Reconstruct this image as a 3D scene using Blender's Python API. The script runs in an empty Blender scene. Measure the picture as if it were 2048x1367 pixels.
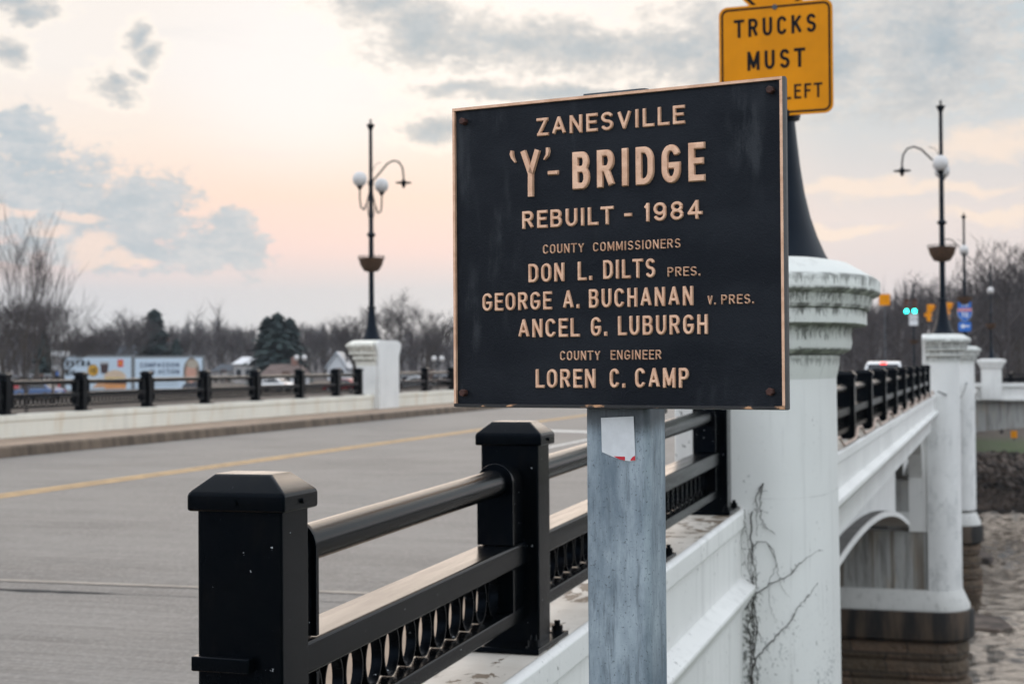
import bpy, bmesh, math, random
import numpy as np
from mathutils import Vector, Matrix
random.seed(7)
S = bpy.context.scene
COL = S.collection
R = math.radians

# ------------------------------------------------------------------ camera, sky, sun, exposure
YAW, PITCH, ROLL, FPX = 0.3071, 0.014, 0.0067, 2989.0
cf = Vector((-math.sin(YAW)*math.cos(PITCH), math.cos(YAW)*math.cos(PITCH), math.sin(PITCH)))
cr = Vector((math.cos(YAW), math.sin(YAW), 0)); cu = cr.cross(cf)
CR = math.cos(ROLL)*cr - math.sin(ROLL)*cu
CU = math.sin(ROLL)*cr + math.cos(ROLL)*cu
camd = bpy.data.cameras.new('camera'); cam = bpy.data.objects.new('camera', camd); COL.objects.link(cam)
cam.matrix_world = Matrix(((CR.x, CU.x, -cf.x, 0), (CR.y, CU.y, -cf.y, 0), (CR.z, CU.z, -cf.z, 0), (0, 0, 0, 1)))
camd.sensor_width = 36; camd.lens = FPX/2048*36; camd.clip_start = .05; camd.clip_end = 5000
camd.dof.use_dof = True; camd.dof.focus_distance = 2.78; camd.dof.aperture_fstop = 7.0; camd.dof.aperture_blades = 9
S.camera = cam
S.view_settings.view_transform = 'Standard'; S.view_settings.look = 'None'
S.view_settings.exposure = 0.0; S.view_settings.gamma = 1
S.render.engine = 'CYCLES'; S.cycles.use_denoising = True; S.cycles.max_bounces = 6; S.cycles.volume_bounces = 0
S.cycles.caustics_reflective = False; S.cycles.caustics_refractive = False

SUN_EL, SUN_AZ = 12.0, -19.0          # azimuth from +Y, positive towards +X
W = bpy.data.worlds.new('World'); S.world = W; W.use_nodes = True
wt = W.node_tree; wt.nodes.clear()
def wm(op, a, b=None, c=None, clamp=False):
    n = wt.nodes.new('ShaderNodeMath'); n.operation = op; n.use_clamp = clamp
    for i, v in enumerate((a, b, c)):
        if v is None: continue
        if isinstance(v, (int, float)): n.inputs[i].default_value = v
        else: wt.links.new(v, n.inputs[i])
    return n.outputs[0]
def wss(v, lo, hi, t0=0., t1=1.):
    n = wt.nodes.new('ShaderNodeMapRange'); n.interpolation_type = 'SMOOTHSTEP'
    wt.links.new(v, n.inputs[0])
    for i, q in enumerate((lo, hi, t0, t1)): n.inputs[i+1].default_value = q
    return n.outputs[0]
def wmix(f, a, b):
    n = wt.nodes.new('ShaderNodeMix'); n.data_type = 'RGBA'
    if isinstance(f, (int, float)): n.inputs[0].default_value = f
    else: wt.links.new(f, n.inputs[0])
    for i, v in ((6, a), (7, b)):
        if isinstance(v, tuple): n.inputs[i].default_value = (*v, 1)
        else: wt.links.new(v, n.inputs[i])
    return n.outputs[2]
def wramp(v, lo, hi, stops):
    m = wt.nodes.new('ShaderNodeMapRange'); wt.links.new(v, m.inputs[0]); m.inputs[1].default_value = lo; m.inputs[2].default_value = hi
    r = wt.nodes.new('ShaderNodeValToRGB'); wt.links.new(m.outputs[0], r.inputs[0])
    el = r.color_ramp.elements
    while len(el) < len(stops): el.new(.5)
    for e, (p, c) in zip(el, stops): e.position = (p-lo)/(hi-lo); e.color = (*c, 1)
    return r.outputs[0]
tc = wt.nodes.new('ShaderNodeTexCoord'); sx = wt.nodes.new('ShaderNodeSeparateXYZ'); wt.links.new(tc.outputs['Generated'], sx.inputs[0])
az = wm('MULTIPLY', wm('ARCTAN2', sx.outputs[0], sx.outputs[1]), 180/math.pi)
el_ = wm('MULTIPLY', wm('ARCSINE', sx.outputs[2]), 180/math.pi)
def wnoise(su, sv, det=6, ro=.6, off=0., col=False):
    cx = wt.nodes.new('ShaderNodeCombineXYZ')
    wt.links.new(wm('MULTIPLY', az, su), cx.inputs[0]); wt.links.new(wm('MULTIPLY', el_, sv), cx.inputs[1]); cx.inputs[2].default_value = off
    n = wt.nodes.new('ShaderNodeTexNoise'); n.inputs['Scale'].default_value = 1; n.inputs['Detail'].default_value = det; n.inputs['Roughness'].default_value = ro
    wt.links.new(cx.outputs[0], n.inputs['Vector'])
    return n.outputs[1] if col else n.outputs[0]
nz = wnoise(.55, .8, 7, .62, 3.1)
nz2 = wnoise(.75, 1.7, 10, .70, 5.3)
nz3 = wnoise(2.3, 3.6, 8, .68, 14.2)
nc = wt.nodes.new('ShaderNodeSeparateColor'); wt.links.new(wnoise(.3, .5, 5, .55, 9.7, True), nc.inputs[0])
azw = wm('ADD', az, wm('MULTIPLY', wm('SUBTRACT', nc.outputs[0], .5), 3.4))
elw = wm('ADD', el_, wm('MULTIPLY', wm('SUBTRACT', nc.outputs[1], .5), 2.6))
def ang(px, py): return -17.6+(px-1024)/52.2, (724-py)/52.2
def ellf(lst, warp=True):
    """largest of (1 - distance) over ellipses given in degrees of azimuth and elevation"""
    a, e = (azw, elw) if warp else (az, el_); out = None
    for (px, py, rx, ry) in lst:
        u0, v0 = ang(px, py)
        du = wm('DIVIDE', wm('SUBTRACT', a, u0), rx/52.2); dv = wm('DIVIDE', wm('SUBTRACT', e, v0), ry/52.2)
        f = wm('SUBTRACT', 1., wm('SQRT', wm('ADD', wm('MULTIPLY', du, du), wm('MULTIPLY', dv, dv))))
        out = f if out is None else wm('SMOOTH_MAX', out, f, .15)
    return out
left = wramp(el_, 0, 90, [(0, (.58, .62, .67)), (1.6, (.64, .67, .71)), (2.8, (.66, .66, .695)), (4.4, (.95, .72, .67)), (6.3, (1.0, .775, .655)), (8.6, (1.0, .875, .78)), (11, (.98, .92, .87)), (16, (.99, .92, .86)), (27, (1.0, .86, .74)), (42, (1.05, 1.13, 1.25)), (90, (.95, 1.08, 1.25))])
right = wramp(el_, 0, 90, [(0, (.62, .62, .66)), (2.0, (.72, .68, .70)), (3.6, (.80, .72, .71)), (5.2, (.86, .76, .72)), (6.6, (.78, .73, .71)), (8.2, (.70, .70, .70)), (10, (.60, .66, .69)), (14, (.58, .65, .69)), (27, (.80, .80, .80)), (42, (1.05, 1.13, 1.25)), (90, (.95, 1.08, 1.25))])
base = wmix(wss(az, -12, -4.5), left, right)
# bright veil round the hidden sun
base = wmix(wm('MULTIPLY', wss(ellf([(1000, 60, 460, 290), (620, 130, 400, 270)], False), 0, .75), .85), base, (1.01, .965, .94))
# thin streaky cloud over all
st = wnoise(.16, 1.1, 6, .6, 21.)
base = wmix(wm('MULTIPLY', wss(st, .52, .70), .12), base, (.66, .68, .71))
# peach bars on the right
pb = wm('ADD', ellf([(1960, 315, 190, 34), (1700, 390, 150, 26), (2040, 285, 110, 30), (1860, 395, 180, 16), (1650, 470, 140, 16), (1960, 455, 160, 16)]), wm('MULTIPLY', wm('SUBTRACT', nz, .5), 1.6))
base = wmix(wm('MULTIPLY', wss(pb, -.15, .7), .85), base, (1.0, .83, .70))
# the pale grey cumulus bank, left
cb = wm('ADD', ellf([(130, 410, 210, 110), (95, 300, 66, 80), (300, 435, 130, 105), (400, 500, 140, 48), (478, 478, 58, 80), (30, 400, 120, 100), (260, 495, 230, 50), (120, 440, 220, 84)]), wm('MULTIPLY', wm('SUBTRACT', wm('ADD', wm('MULTIPLY', nz, .5), wm('MULTIPLY', nz2, .5)), .5), 2.3))
cb = wm('ADD', cb, wm('MULTIPLY', wm('SUBTRACT', nz3, .5), 1.1))
cbt = wmix(wss(nz2, .36, .68), (.45, .54, .605), (.64, .665, .69))
base = wmix(wm('MULTIPLY', wss(cb, -.06, .45), .92), base, cbt)
# pink lit scraps under it
pk = wm('ADD', ellf([(190, 447, 60, 15), (205, 505, 60, 34), (265, 512, 60, 18), (10, 437, 34, 14), (70, 440, 30, 10), (300, 520, 50, 10), (120, 470, 60, 12)]), wm('MULTIPLY', wm('SUBTRACT', nz, .5), 2.2))
base = wmix(wm('MULTIPLY', wss(pk, -.1, .7), .75), base, (1.0, .78, .67))
# darker ragged clouds with lit rims
dk = wm('ADD', ellf([(850, 72, 150, 72), (760, 15, 140, 48), (1010, 95, 230, 62), (1180, 112, 230, 64), (1340, 110, 170, 74), (1450, 120, 140, 120), (950, 187, 140, 22), (880, 262, 90, 40), (1120, 190, 240, 24), (60, 28, 92, 40), (110, 62, 48, 26), (40, 125, 60, 34), (280, 100, 36, 44), (318, 125, 36, 26), (245, 195, 60, 33), (300, 165, 36, 22), (-60, 60, 90, 60), (1640, 130, 150, 150), (1850, 130, 220, 160)]), wm('MULTIPLY', wm('SUBTRACT', wm('ADD', wm('MULTIPLY', nz, .45), wm('MULTIPLY', nz2, .55)), .5), 2.4))
dk = wm('ADD', dk, wm('MULTIPLY', wm('SUBTRACT', nz3, .5), 1.15))
rim = wm('MULTIPLY', wss(dk, -.55, .05), wss(az, -8., -12.))
base = wmix(wm('MULTIPLY', rim, .5), base, (1.12, 1.02, .90))
dkc = wmix(wss(dk, .25, 1.1), wmix(wss(nz2, .4, .62), (.60, .60, .60), (.78, .74, .70)), wmix(wss(nz2, .38, .66), (.40, .475, .53), (.52, .565, .60)))
base = wmix(wm('MULTIPLY', wss(dk, -.10, .55), .95), base, dkc)
# the rest of the overcast dome away from the sunset
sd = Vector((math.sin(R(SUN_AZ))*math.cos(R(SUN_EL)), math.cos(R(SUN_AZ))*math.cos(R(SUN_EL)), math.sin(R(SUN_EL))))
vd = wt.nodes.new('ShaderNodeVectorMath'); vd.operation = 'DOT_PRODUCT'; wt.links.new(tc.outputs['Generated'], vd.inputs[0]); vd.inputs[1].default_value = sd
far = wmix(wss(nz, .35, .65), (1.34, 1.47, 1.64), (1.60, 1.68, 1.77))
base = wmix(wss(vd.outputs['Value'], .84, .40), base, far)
base = wmix(wss(el_, 0, -3), base, (.12, .11, .10))
sky = wt.nodes.new('ShaderNodeTexSky'); sky.sky_type = 'NISHITA'; sky.sun_disc = False
sky.sun_elevation = R(SUN_EL); sky.sun_rotation = R(SUN_AZ)
bg1 = wt.nodes.new('ShaderNodeBackground'); wt.links.new(sky.outputs[0], bg1.inputs[0]); bg1.inputs[1].default_value = .06
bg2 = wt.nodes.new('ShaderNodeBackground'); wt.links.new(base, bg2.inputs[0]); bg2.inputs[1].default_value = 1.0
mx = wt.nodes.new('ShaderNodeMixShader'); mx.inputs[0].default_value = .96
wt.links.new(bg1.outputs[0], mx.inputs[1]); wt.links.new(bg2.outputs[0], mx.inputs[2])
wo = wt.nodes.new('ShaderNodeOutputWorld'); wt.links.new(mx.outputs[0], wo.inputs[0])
W.cycles.sampling_method = 'MANUAL'; W.cycles.sample_map_resolution = 512

sl = bpy.data.lights.new('sun', 'SUN'); sl.energy = .85; sl.angle = R(55); sl.color = (1, .82, .66)
so = bpy.data.objects.new('sun', sl); COL.objects.link(so)
so.rotation_euler = (-sd).to_track_quat('-Z', 'Y').to_euler()

def at(px, py, d):
    """world point seen at photo pixel (px, py) at distance d along the camera axis"""
    return (cf + CR*((px-1024)/FPX) + CU*((683.5-py)/FPX))*d

# ------------------------------------------------------------------ materials
class NT:
    def __init__(s, name):
        s.m = bpy.data.materials.new(name); s.m.use_nodes = True; s.t = s.m.node_tree
        s.p = s.t.nodes['Principled BSDF']; s.tc = s.t.nodes.new('ShaderNodeTexCoord')
    def lk(s, a, b): s.t.links.new(a, b)
    def setv(s, sock, v):
        if isinstance(v, bpy.types.NodeSocket): s.lk(v, sock)
        elif isinstance(v, tuple): sock.default_value = (*v, 1) if len(v) == 3 and len(sock.default_value) == 4 else v
        else: sock.default_value = v
    def math(s, op, a, b=None):
        n = s.t.nodes.new('ShaderNodeMath'); n.operation = op; s.setv(n.inputs[0], a)
        if b is not None: s.setv(n.inputs[1], b)
        return n.outputs[0]
    def map(s, sc=(1, 1, 1), rot=(0, 0, 0), src='Object'):
        n = s.t.nodes.new('ShaderNodeMapping'); n.inputs['Scale'].default_value = sc; n.inputs['Rotation'].default_value = rot
        s.lk(s.tc.outputs[src], n.inputs[0]); return n.outputs[0]
    def noise(s, sc=(1, 1, 1), scale=1., det=5, ro=.6, dist=0.):
        n = s.t.nodes.new('ShaderNodeTexNoise'); n.inputs['Scale'].default_value = scale; n.inputs['Detail'].default_value = det
        n.inputs['Roughness'].default_value = ro; n.inputs['Distortion'].default_value = dist
        s.lk(s.map(sc), n.inputs['Vector']); return n.outputs[0]
    def vor(s, sc=(1, 1, 1), scale=1., feat='F1'):
        n = s.t.nodes.new('ShaderNodeTexVoronoi'); n.feature = feat; n.inputs['Scale'].default_value = scale; s.lk(s.map(sc), n.inputs['Vector']); return n.outputs[0]
    def ss(s, v, lo, hi, a=0., b=1.):
        n = s.t.nodes.new('ShaderNodeMapRange'); n.interpolation_type = 'SMOOTHSTEP'; s.lk(v, n.inputs[0])
        for i, q in enumerate((lo, hi, a, b)): n.inputs[i+1].default_value = q
        return n.outputs[0]
    def mix(s, f, a, b):
        n = s.t.nodes.new('ShaderNodeMix'); n.data_type = 'RGBA'; s.setv(n.inputs[0], f); s.setv(n.inputs[6], a); s.setv(n.inputs[7], b); return n.outputs[2]
    def xyz(s, src='Object'):
        n = s.t.nodes.new('ShaderNodeSeparateXYZ'); s.lk(s.tc.outputs[src], n.inputs[0]); return n.outputs
    def bump(s, h, st=.3, dist=.01):
        n = s.t.nodes.new('ShaderNodeBump'); n.inputs['Strength'].default_value = st; n.inputs['Distance'].default_value = dist
        s.lk(h, n.inputs['Height']); s.lk(n.outputs[0], s.p.inputs['Normal'])
    def fin(s, col, ro=.6, me=0., spec=None):
        s.setv(s.p.inputs['Base Color'], col); s.setv(s.p.inputs['Roughness'], ro); s.setv(s.p.inputs['Metallic'], me)
        if spec is not None: s.p.inputs['Specular IOR Level'].default_value = spec
        return s.m
def plain(name, col, ro=.6, me=0., var=.12, scale=8.):
    n = NT(name); f = n.noise(scale=scale)
    a = tuple(c*(1-var) for c in col); b = tuple(min(1, c*(1+var)) for c in col)
    return n.fin(n.mix(n.ss(f, .3, .7), a, b), ro, me)
def emit(name, col, st):
    n = NT(name); n.p.inputs['Base Color'].default_value = (*col, 1); n.p.inputs['Emission Color'].default_value = (*col, 1); n.p.inputs['Emission Strength'].default_value = st; return n.m

def m_black():
    n = NT('black_paint'); f = n.noise(scale=5., det=4); g = n.noise(scale=160., det=3)
    chip = n.ss(n.noise(scale=52., det=5, ro=.6), .712, .722)
    dust = n.ss(n.noise((6, 6, 2), 4., 6), .5, .75)
    c = n.mix(n.ss(f, .3, .7), (.0008, .0014, .0022), (.0022, .0026, .003)); c = n.mix(n.math('MULTIPLY', dust, .5), c, (.008, .0066, .0056))
    c = n.mix(chip, c, (.42, .44, .47))
    n.bump(g, .12, .002)
    return n.fin(c, n.math('ADD', n.math('MULTIPLY', n.noise((34, 2.2, 34), 1., 4), .20), .13), 0, .5)
BLACK = m_black(); BLACK.node_tree.nodes['Principled BSDF'].inputs['Specular Tint'].default_value = (.055, .075, .11, 1)
POLE = plain('dark_pole_paint', (.004, .006, .0095), .45, 0, .2); POLE.node_tree.nodes['Principled BSDF'].inputs['Specular Tint'].default_value = (.12, .16, .22, 1)
def m_conc(name, base, dirt, streak=.5, speck=.5, bands=(), warm=0., vine=False):
    n = NT(name); x = n.xyz()
    a = n.noise((9, 9, .55), 1., 6, .65); b = n.noise((26, 26, 1.3), 1., 5, .6); big = n.noise((.7, .7, .7), 1., 4)
    sp = n.noise(scale=34., det=3, ro=.55); pm = n.noise(scale=2.1, det=4)
    c = n.mix(n.ss(big, .3, .7), tuple(q*.9 for q in base), base)
    c = n.mix(n.math('MULTIPLY', n.ss(a, .52, .72), streak), c, tuple(q*.62 for q in base))
    c = n.mix(n.math('MULTIPLY', n.math('MULTIPLY', n.ss(b, .60, .72), n.ss(pm, .40, .65)), streak), c, dirt)
    c = n.mix(n.math('MULTIPLY', n.math('MULTIPLY', n.ss(sp, .645, .69), n.ss(pm, .45, .62)), speck), c, dirt)
    if warm: c = n.mix(n.math('MULTIPLY', n.ss(n.noise((3, 3, .8), 1., 5), .5, .7), warm), c, (.55, .40, .24))
    for (z0, up, dn, st) in bands:      # ragged fringe below height z0: mildew, on the cream cap painted ring shadow
        fr = n.noise((62, 62, 3.0), 1., 4, .7)
        t = n.math('SUBTRACT', x[2], z0)
        reach = n.math('MULTIPLY', n.ss(fr, .30, .66), dn)
        m1 = n.ss(n.math('ADD', t, reach), -.012, .012); m2 = n.ss(t, up, up-.012)
        c = n.mix(n.math('MULTIPLY', n.math('MULTIPLY', m1, m2), n.math('MULTIPLY', n.ss(n.noise((14, 14, 7), 1., 5), .32, .58), st*.8)), c, dirt)
    if streak >= 1:
        ru = n.noise((2.6, 2.6, .09), 1., 5, .6); c = n.mix(n.math('MULTIPLY', n.ss(ru, .55, .66), .75), c, (.12, .085, .05)); c = n.mix(n.math('MULTIPLY', n.ss(n.noise((6, 6, .5), 1., 6, .7), .5, .66), .6), c, (.10, .095, .085))
    pit = n.noise(scale=85., det=2, ro=.5); c = n.mix(n.math('MULTIPLY', n.math('MULTIPLY', n.ss(pit, .70, .74), n.ss(n.noise(scale=1.3), .42, .6)), .6), c, tuple(q*.35 for q in base))
    fj = n.math('MULTIPLY', n.ss(n.math('ABSOLUTE', n.math('SUBTRACT', n.math('FRACT', n.math('ADD', n.math('MULTIPLY', x[2], .82), .13)), .5)), .006, .001), n.ss(n.noise((3, 3, 1), 1., 4), .4, .6)); c = n.mix(n.math('MULTIPLY', fj, .35), c, tuple(q*.5 for q in base))
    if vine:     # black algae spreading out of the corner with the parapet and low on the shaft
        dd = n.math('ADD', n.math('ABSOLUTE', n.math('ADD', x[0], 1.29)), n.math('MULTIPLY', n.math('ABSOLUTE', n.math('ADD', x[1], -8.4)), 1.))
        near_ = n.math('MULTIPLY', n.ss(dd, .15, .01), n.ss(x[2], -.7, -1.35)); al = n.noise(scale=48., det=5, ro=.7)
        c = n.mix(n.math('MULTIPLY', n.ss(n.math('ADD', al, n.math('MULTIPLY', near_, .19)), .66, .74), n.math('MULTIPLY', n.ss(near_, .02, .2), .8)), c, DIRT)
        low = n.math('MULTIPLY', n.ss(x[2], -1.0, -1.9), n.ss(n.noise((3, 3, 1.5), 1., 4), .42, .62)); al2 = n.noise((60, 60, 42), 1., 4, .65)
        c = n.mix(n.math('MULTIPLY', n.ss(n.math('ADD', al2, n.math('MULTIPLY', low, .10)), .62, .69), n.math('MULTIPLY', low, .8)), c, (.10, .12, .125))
    n.bump(n.noise(scale=55., det=6), .25, .004)
    return n.fin(c, .72)
DIRT = (.035, .036, .028)
Z1 = [(.478, .012, .07, .9), (.402, .014, .10, .95), (.296, .03, .05, 1.), (.206, .012, .09, .95), (.05, .03, .04, .9), (.012, .01, .05, .7)]
CONC = m_conc('painted_concrete', (.735, .73, .71), DIRT, .42, .75)
COLM = m_conc('column_concrete', (.73, .73, .715), DIRT, .36, .8, (), 0., True)
CAPM = m_conc('weathered_cap_concrete', (.66, .67, .64), DIRT, .6, .7, Z1)
CREAM = m_conc('cream_parapet_concrete', (.76, .73, .64), (.20, .17, .12), .30, .25, (), .35)
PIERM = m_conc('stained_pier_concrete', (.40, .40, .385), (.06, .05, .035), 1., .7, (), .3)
LEDG2 = m_conc('grimy_pier_ledge', (.62, .615, .59), (.10, .095, .085), .8, .6)
def m_top():
    n = NT('parapet_top_concrete'); a = n.noise(scale=7., det=7, ro=.65, dist=.6); b = n.noise((3, 1.2, 3), 1., 5)
    fl = n.ss(n.math('MULTIPLY', n.ss(a, .44, .62), n.ss(b, .38, .55)), .30, .36); sk = n.ss(n.noise((40, 9, 9), 1., 5, .7), .60, .68)
    c = n.mix(n.ss(n.noise(scale=2.5, det=5), .3, .7), (.50, .455, .40), (.66, .62, .565)); c = n.mix(n.math('MULTIPLY', sk, .5), c, (.22, .18, .14)); c = n.mix(fl, c, (.17, .13, .095))
    n.bump(n.math('SUBTRACT', n.math('MULTIPLY', n.noise(scale=60.), .3), fl), .5, .006)
    return n.fin(c, n.math('ADD', n.math('MULTIPLY', a, .25), .42))
TOPC = m_top()
def m_road():
    n = NT('tined_concrete_road'); x = n.xyz()
    big = n.noise((.25, .5, .5), 1., 5); fine = n.noise(scale=24., det=6, ro=.7); gr = n.noise((.5, 26, 1), 1., 4, .7); gr2 = n.noise((.25, 3.4, 1), 1., 4)
    trk = n.noise((.8, .06, 1), 1., 3)
    c = n.mix(n.ss(big, .3, .7), (.108, .099, .091), (.162, .148, .136))
    c = n.mix(n.math('MULTIPLY', n.ss(gr, .42, .66), .75), c, (.075, .07, .066)); c = n.mix(n.math('MULTIPLY', n.ss(gr2, .54, .68), .2), c, (.19, .18, .168))
    c = n.mix(n.math('MULTIPLY', n.ss(trk, .50, .66), .45), c, (.085, .083, .082)); c = n.mix(n.math('MULTIPLY', n.ss(fine, .55, .72), .45), c, (.21, .2, .19))
    sp = n.noise(scale=38., det=4, ro=.7); c = n.mix(n.math('MULTIPLY', n.ss(sp, .52, .63), .65), c, (.27, .255, .238)); c = n.mix(n.math('MULTIPLY', n.ss(sp, .48, .38), .65), c, (.05, .047, .045))
    pt = n.noise((.35, .9, 1), 1., 7, .7); c = n.mix(n.math('MULTIPLY', n.ss(pt, .55, .64), .35), c, (.19, .175, .16)); ck = n.noise((.9, .25, 1), 2.2, 6, .72); c = n.mix(n.math('MULTIPLY', n.ss(ck, .60, .66), .35), c, (.055, .052, .05))
    bl = n.noise((.55, .8, 1), 1., 6, .68); c = n.mix(n.math('MULTIPLY', n.ss(bl, .36, .66), .45), c, (.20, .19, .178)); c = n.mix(n.math('MULTIPLY', n.ss(bl, .44, .30), .5), c, (.08, .076, .074))
    tn = n.noise((.8, 60, 1), 1., 3, .7); c = n.mix(n.math('MULTIPLY', n.ss(tn, .48, .62), .5), c, (.21, .198, .185)); c = n.mix(n.math('MULTIPLY', n.ss(tn, .44, .33), .6), c, (.055, .052, .05))
    n.bump(n.math('ADD', n.math('ADD', gr, sp), n.math('MULTIPLY', fine, .6)), .7, .008)
    return n.fin(c, .62)
ROADM = m_road()
def m_kerb():
    n = NT('stained_kerb_concrete'); a = n.noise((1, 3.2, .8), 1., 6, .7); x = n.xyz()
    w = n.t.nodes.new('ShaderNodeTexNoise'); 
    c = n.mix(n.ss(a, .3, .68), (.06, .043, .03), (.17, .125, .09)); return n.fin(c, .8)
KERB = m_kerb()
WALK = plain('pavement_concrete', (.27, .195, .14), .75, 0, .2, 3.)
YEL = plain('worn_yellow_line', (.42, .255, .095), .6, 0, .25, 5.)
WHI = plain('worn_white_line', (.50, .49, .47), .6, 0, .2, 5.)
JOINT = plain('joint_seal', (.27, .235, .20), .7, 0, .2, 5.); JDARK = plain('joint_tar', (.022, .022, .023), .95, 0, .3, 9.)
def m_mason():
    n = NT('sandstone_blocks'); b = n.t.nodes.new('ShaderNodeTexBrick'); x = n.xyz(); cx = n.t.nodes.new('ShaderNodeCombineXYZ')
    n.lk(n.math('ADD', x[0], n.math('MULTIPLY', x[1], .8)), cx.inputs[0]); n.lk(x[2], cx.inputs[1]); n.lk(cx.outputs[0], b.inputs[0])
    b.inputs['Scale'].default_value = 1; b.inputs['Brick Width'].default_value = 1.3; b.inputs['Row Height'].default_value = .46; b.offset = .37; b.inputs['Mortar Size'].default_value = .022; b.inputs['Bias'].default_value = -.1
    b.inputs['Color1'].default_value = (.15, .098, .064, 1); b.inputs['Color2'].default_value = (.085, .062, .038, 1); b.inputs['Mortar'].default_value = (.042, .033, .025, 1)
    c = n.mix(n.math('MULTIPLY', n.ss(n.noise(scale=2.2), .4, .7), .6), b.outputs[0], (.07, .055, .04))
    n.bump(n.math('ADD', n.noise(scale=6.), n.math('MULTIPLY', b.outputs[1], -1.)), 1., .16)
    return n.fin(c, .85)
MASON = m_mason(); LEDGE = plain('dirty_ledge_void_shade', (.11, .105, .10), .85, 0, .3, 3.)
def m_dstone():
    n = NT('blackened_coping_stone'); a = n.noise((2.2, 2.2, .35), 1., 6)
    return n.fin(n.mix(n.ss(a, .40, .66), (.005, .0045, .004), (.075, .05, .032)), .8)
DSTONE = m_dstone()
def m_galv():
    n = NT('galvanised_steel'); a = n.noise((14, 14, 4), 1., 7, .7); b = n.noise((60, 60, 7), 1., 5, .7); sp = n.noise(scale=190., det=2); d = n.noise((9, 9, 1.4), 1., 6)
    c = n.mix(n.ss(a, .3, .7), (.125, .165, .205), (.36, .42, .47)); c = n.mix(n.math('MULTIPLY', n.ss(b, .5, .68), .65), c, (.10, .125, .15))
    c = n.mix(n.math('MULTIPLY', n.ss(d, .55, .75), .6), c, (.075, .085, .095)); c = n.mix(n.math('MULTIPLY', n.ss(sp, .60, .72), .7), c, (.07, .085, .10))
    z = n.xyz()[2]
    c = n.mix(n.math('MULTIPLY', n.ss(n.math('ADD', z, n.math('MULTIPLY', n.noise((22, 22, 2), 1., 4), .05)), -.115, -.075), .75), c, (.03, .03, .033))
    n.bump(sp, .15, .002)
    return n.fin(c, .52, .35)
GALV = m_galv()
def m_bronze():
    n = NT('cast_bronze'); a = n.noise(scale=45., det=5); f = n.noise(scale=420., det=2)
    c = n.mix(n.ss(a, .3, .7), (.60, .345, .225), (.78, .495, .345)); c = n.mix(n.math('MULTIPLY', n.ss(f, .62, .72), .5), c, (.22, .12, .07))
    n.bump(f, .2, .001); return n.fin(c, .5, .25)
BRONZE = m_bronze()
def m_plq():
    n = NT('plaque_black_enamel'); g = n.vor(scale=330.); a = n.noise((5, 5, 9), 1., 6); sc = n.noise((26, 26, 7), 1., 6, .7); f = n.noise(scale=520., det=2)
    c = n.mix(n.ss(a, .32, .7), (.0035, .0042, .006), (.0105, .0118, .0148)); msk = n.ss(n.noise((9, 9, 2.6), 1., 3), .56, .68)
    c = n.mix(n.math('MULTIPLY', n.math('MULTIPLY', n.ss(sc, .42, .62), msk), .34), c, (.075, .08, .088)); c = n.mix(n.math('MULTIPLY', n.ss(f, .70, .78), .4), c, (.16, .165, .17))
    n.bump(n.math('ADD', g, n.math('MULTIPLY', n.noise(scale=180., det=4), 1.5)), .32, .001)
    n.p.inputs['Specular Tint'].default_value = (.25, .28, .34, 1)
    return n.fin(c, .48, 0, .5)
PLQ = m_plq()
RUST = plain('rusty_steel', (.050, .017, .012), .75, 0, .5, 60.)
def m_sign(name, col):
    n = NT(name); s_ = n.noise((150, 1, 1.2), 1., 2); a = n.noise((3, 3, 3), 1., 3)
    c = n.mix(n.ss(a, .3, .7), tuple(q*.9 for q in col), tuple(min(1, q*1.08) for q in col)); c = n.mix(n.math('MULTIPLY', n.ss(s_, .45, .7), .12), c, tuple(q*.7 for q in col)); return n.fin(c, .42)
SYEL = m_sign('yellow_sign_sheeting', (.68, .245, .001)); SBLK = plain('black_sign_ink', (.004, .004, .005), .5, 0, .1)
for m_ in (SYEL, SBLK): m_.node_tree.nodes['Principled BSDF'].inputs['Specular Tint'].default_value = (.25, .25, .25, 1)
SBLUE = plain('blue_sign_sheeting', (.006, .115, .46), .4, 0, .1); SRED = plain('red_sign_sheeting', (.50, .06, .07), .4, 0, .1); SWHT = plain('white_sheeting', (.70, .71, .73), .4, 0, .06)
GLOBE = NT('frosted_globe'); GLOBE.p.inputs['Transmission Weight'].default_value = .12; GLOBE = GLOBE.fin((.64, .62, .615), .3)
BASK = plain('coco_fibre_liner', (.065, .034, .018), .95, 0, .5, 30.)
BARK = plain('bare_bark', (.060, .048, .040), .9, 0, .35, 4.); TWIG = plain('bare_twigs', (.050, .040, .040), .9, 0, .3, .8)
def m_needle():
    n = NT('conifer_needles'); f = n.noise(scale=.9, det=3)
    return n.fin(n.mix(n.ss(f, .35, .65), (.007, .019, .020), (.020, .040, .036)), .8)
NEED = m_needle()
def m_ground():
    n = NT('bank_ground'); x = n.xyz(); a = n.noise(scale=.35, det=6, ro=.7); b = n.noise(scale=2.2, det=5)
    c = n.mix(n.ss(a, .3, .7), (.060, .046, .036), (.115, .09, .07))
    gm = n.math('MULTIPLY', n.ss(x[2], -6.9, -6.45), n.ss(n.noise((.05, .05, 0), 1., 3), .25, .45))
    gm = n.math('MULTIPLY', n.math('MULTIPLY', gm, n.ss(x[1], 123, 114)), n.ss(x[0], -26, -14))
    c = n.mix(gm, c, n.mix(n.ss(b, .3, .7), (.032, .056, .012), (.055, .078, .022)))
    c = n.mix(n.ss(x[2], -8.2, -8.8), c, (.045, .036, .030)); n.bump(b, .6, .2)
    return n.fin(c, .95)
GROUND = m_ground()
HILLM = plain('leafless_hillside', (.050, .045, .046), .95, 0, .3, .05)
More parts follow.
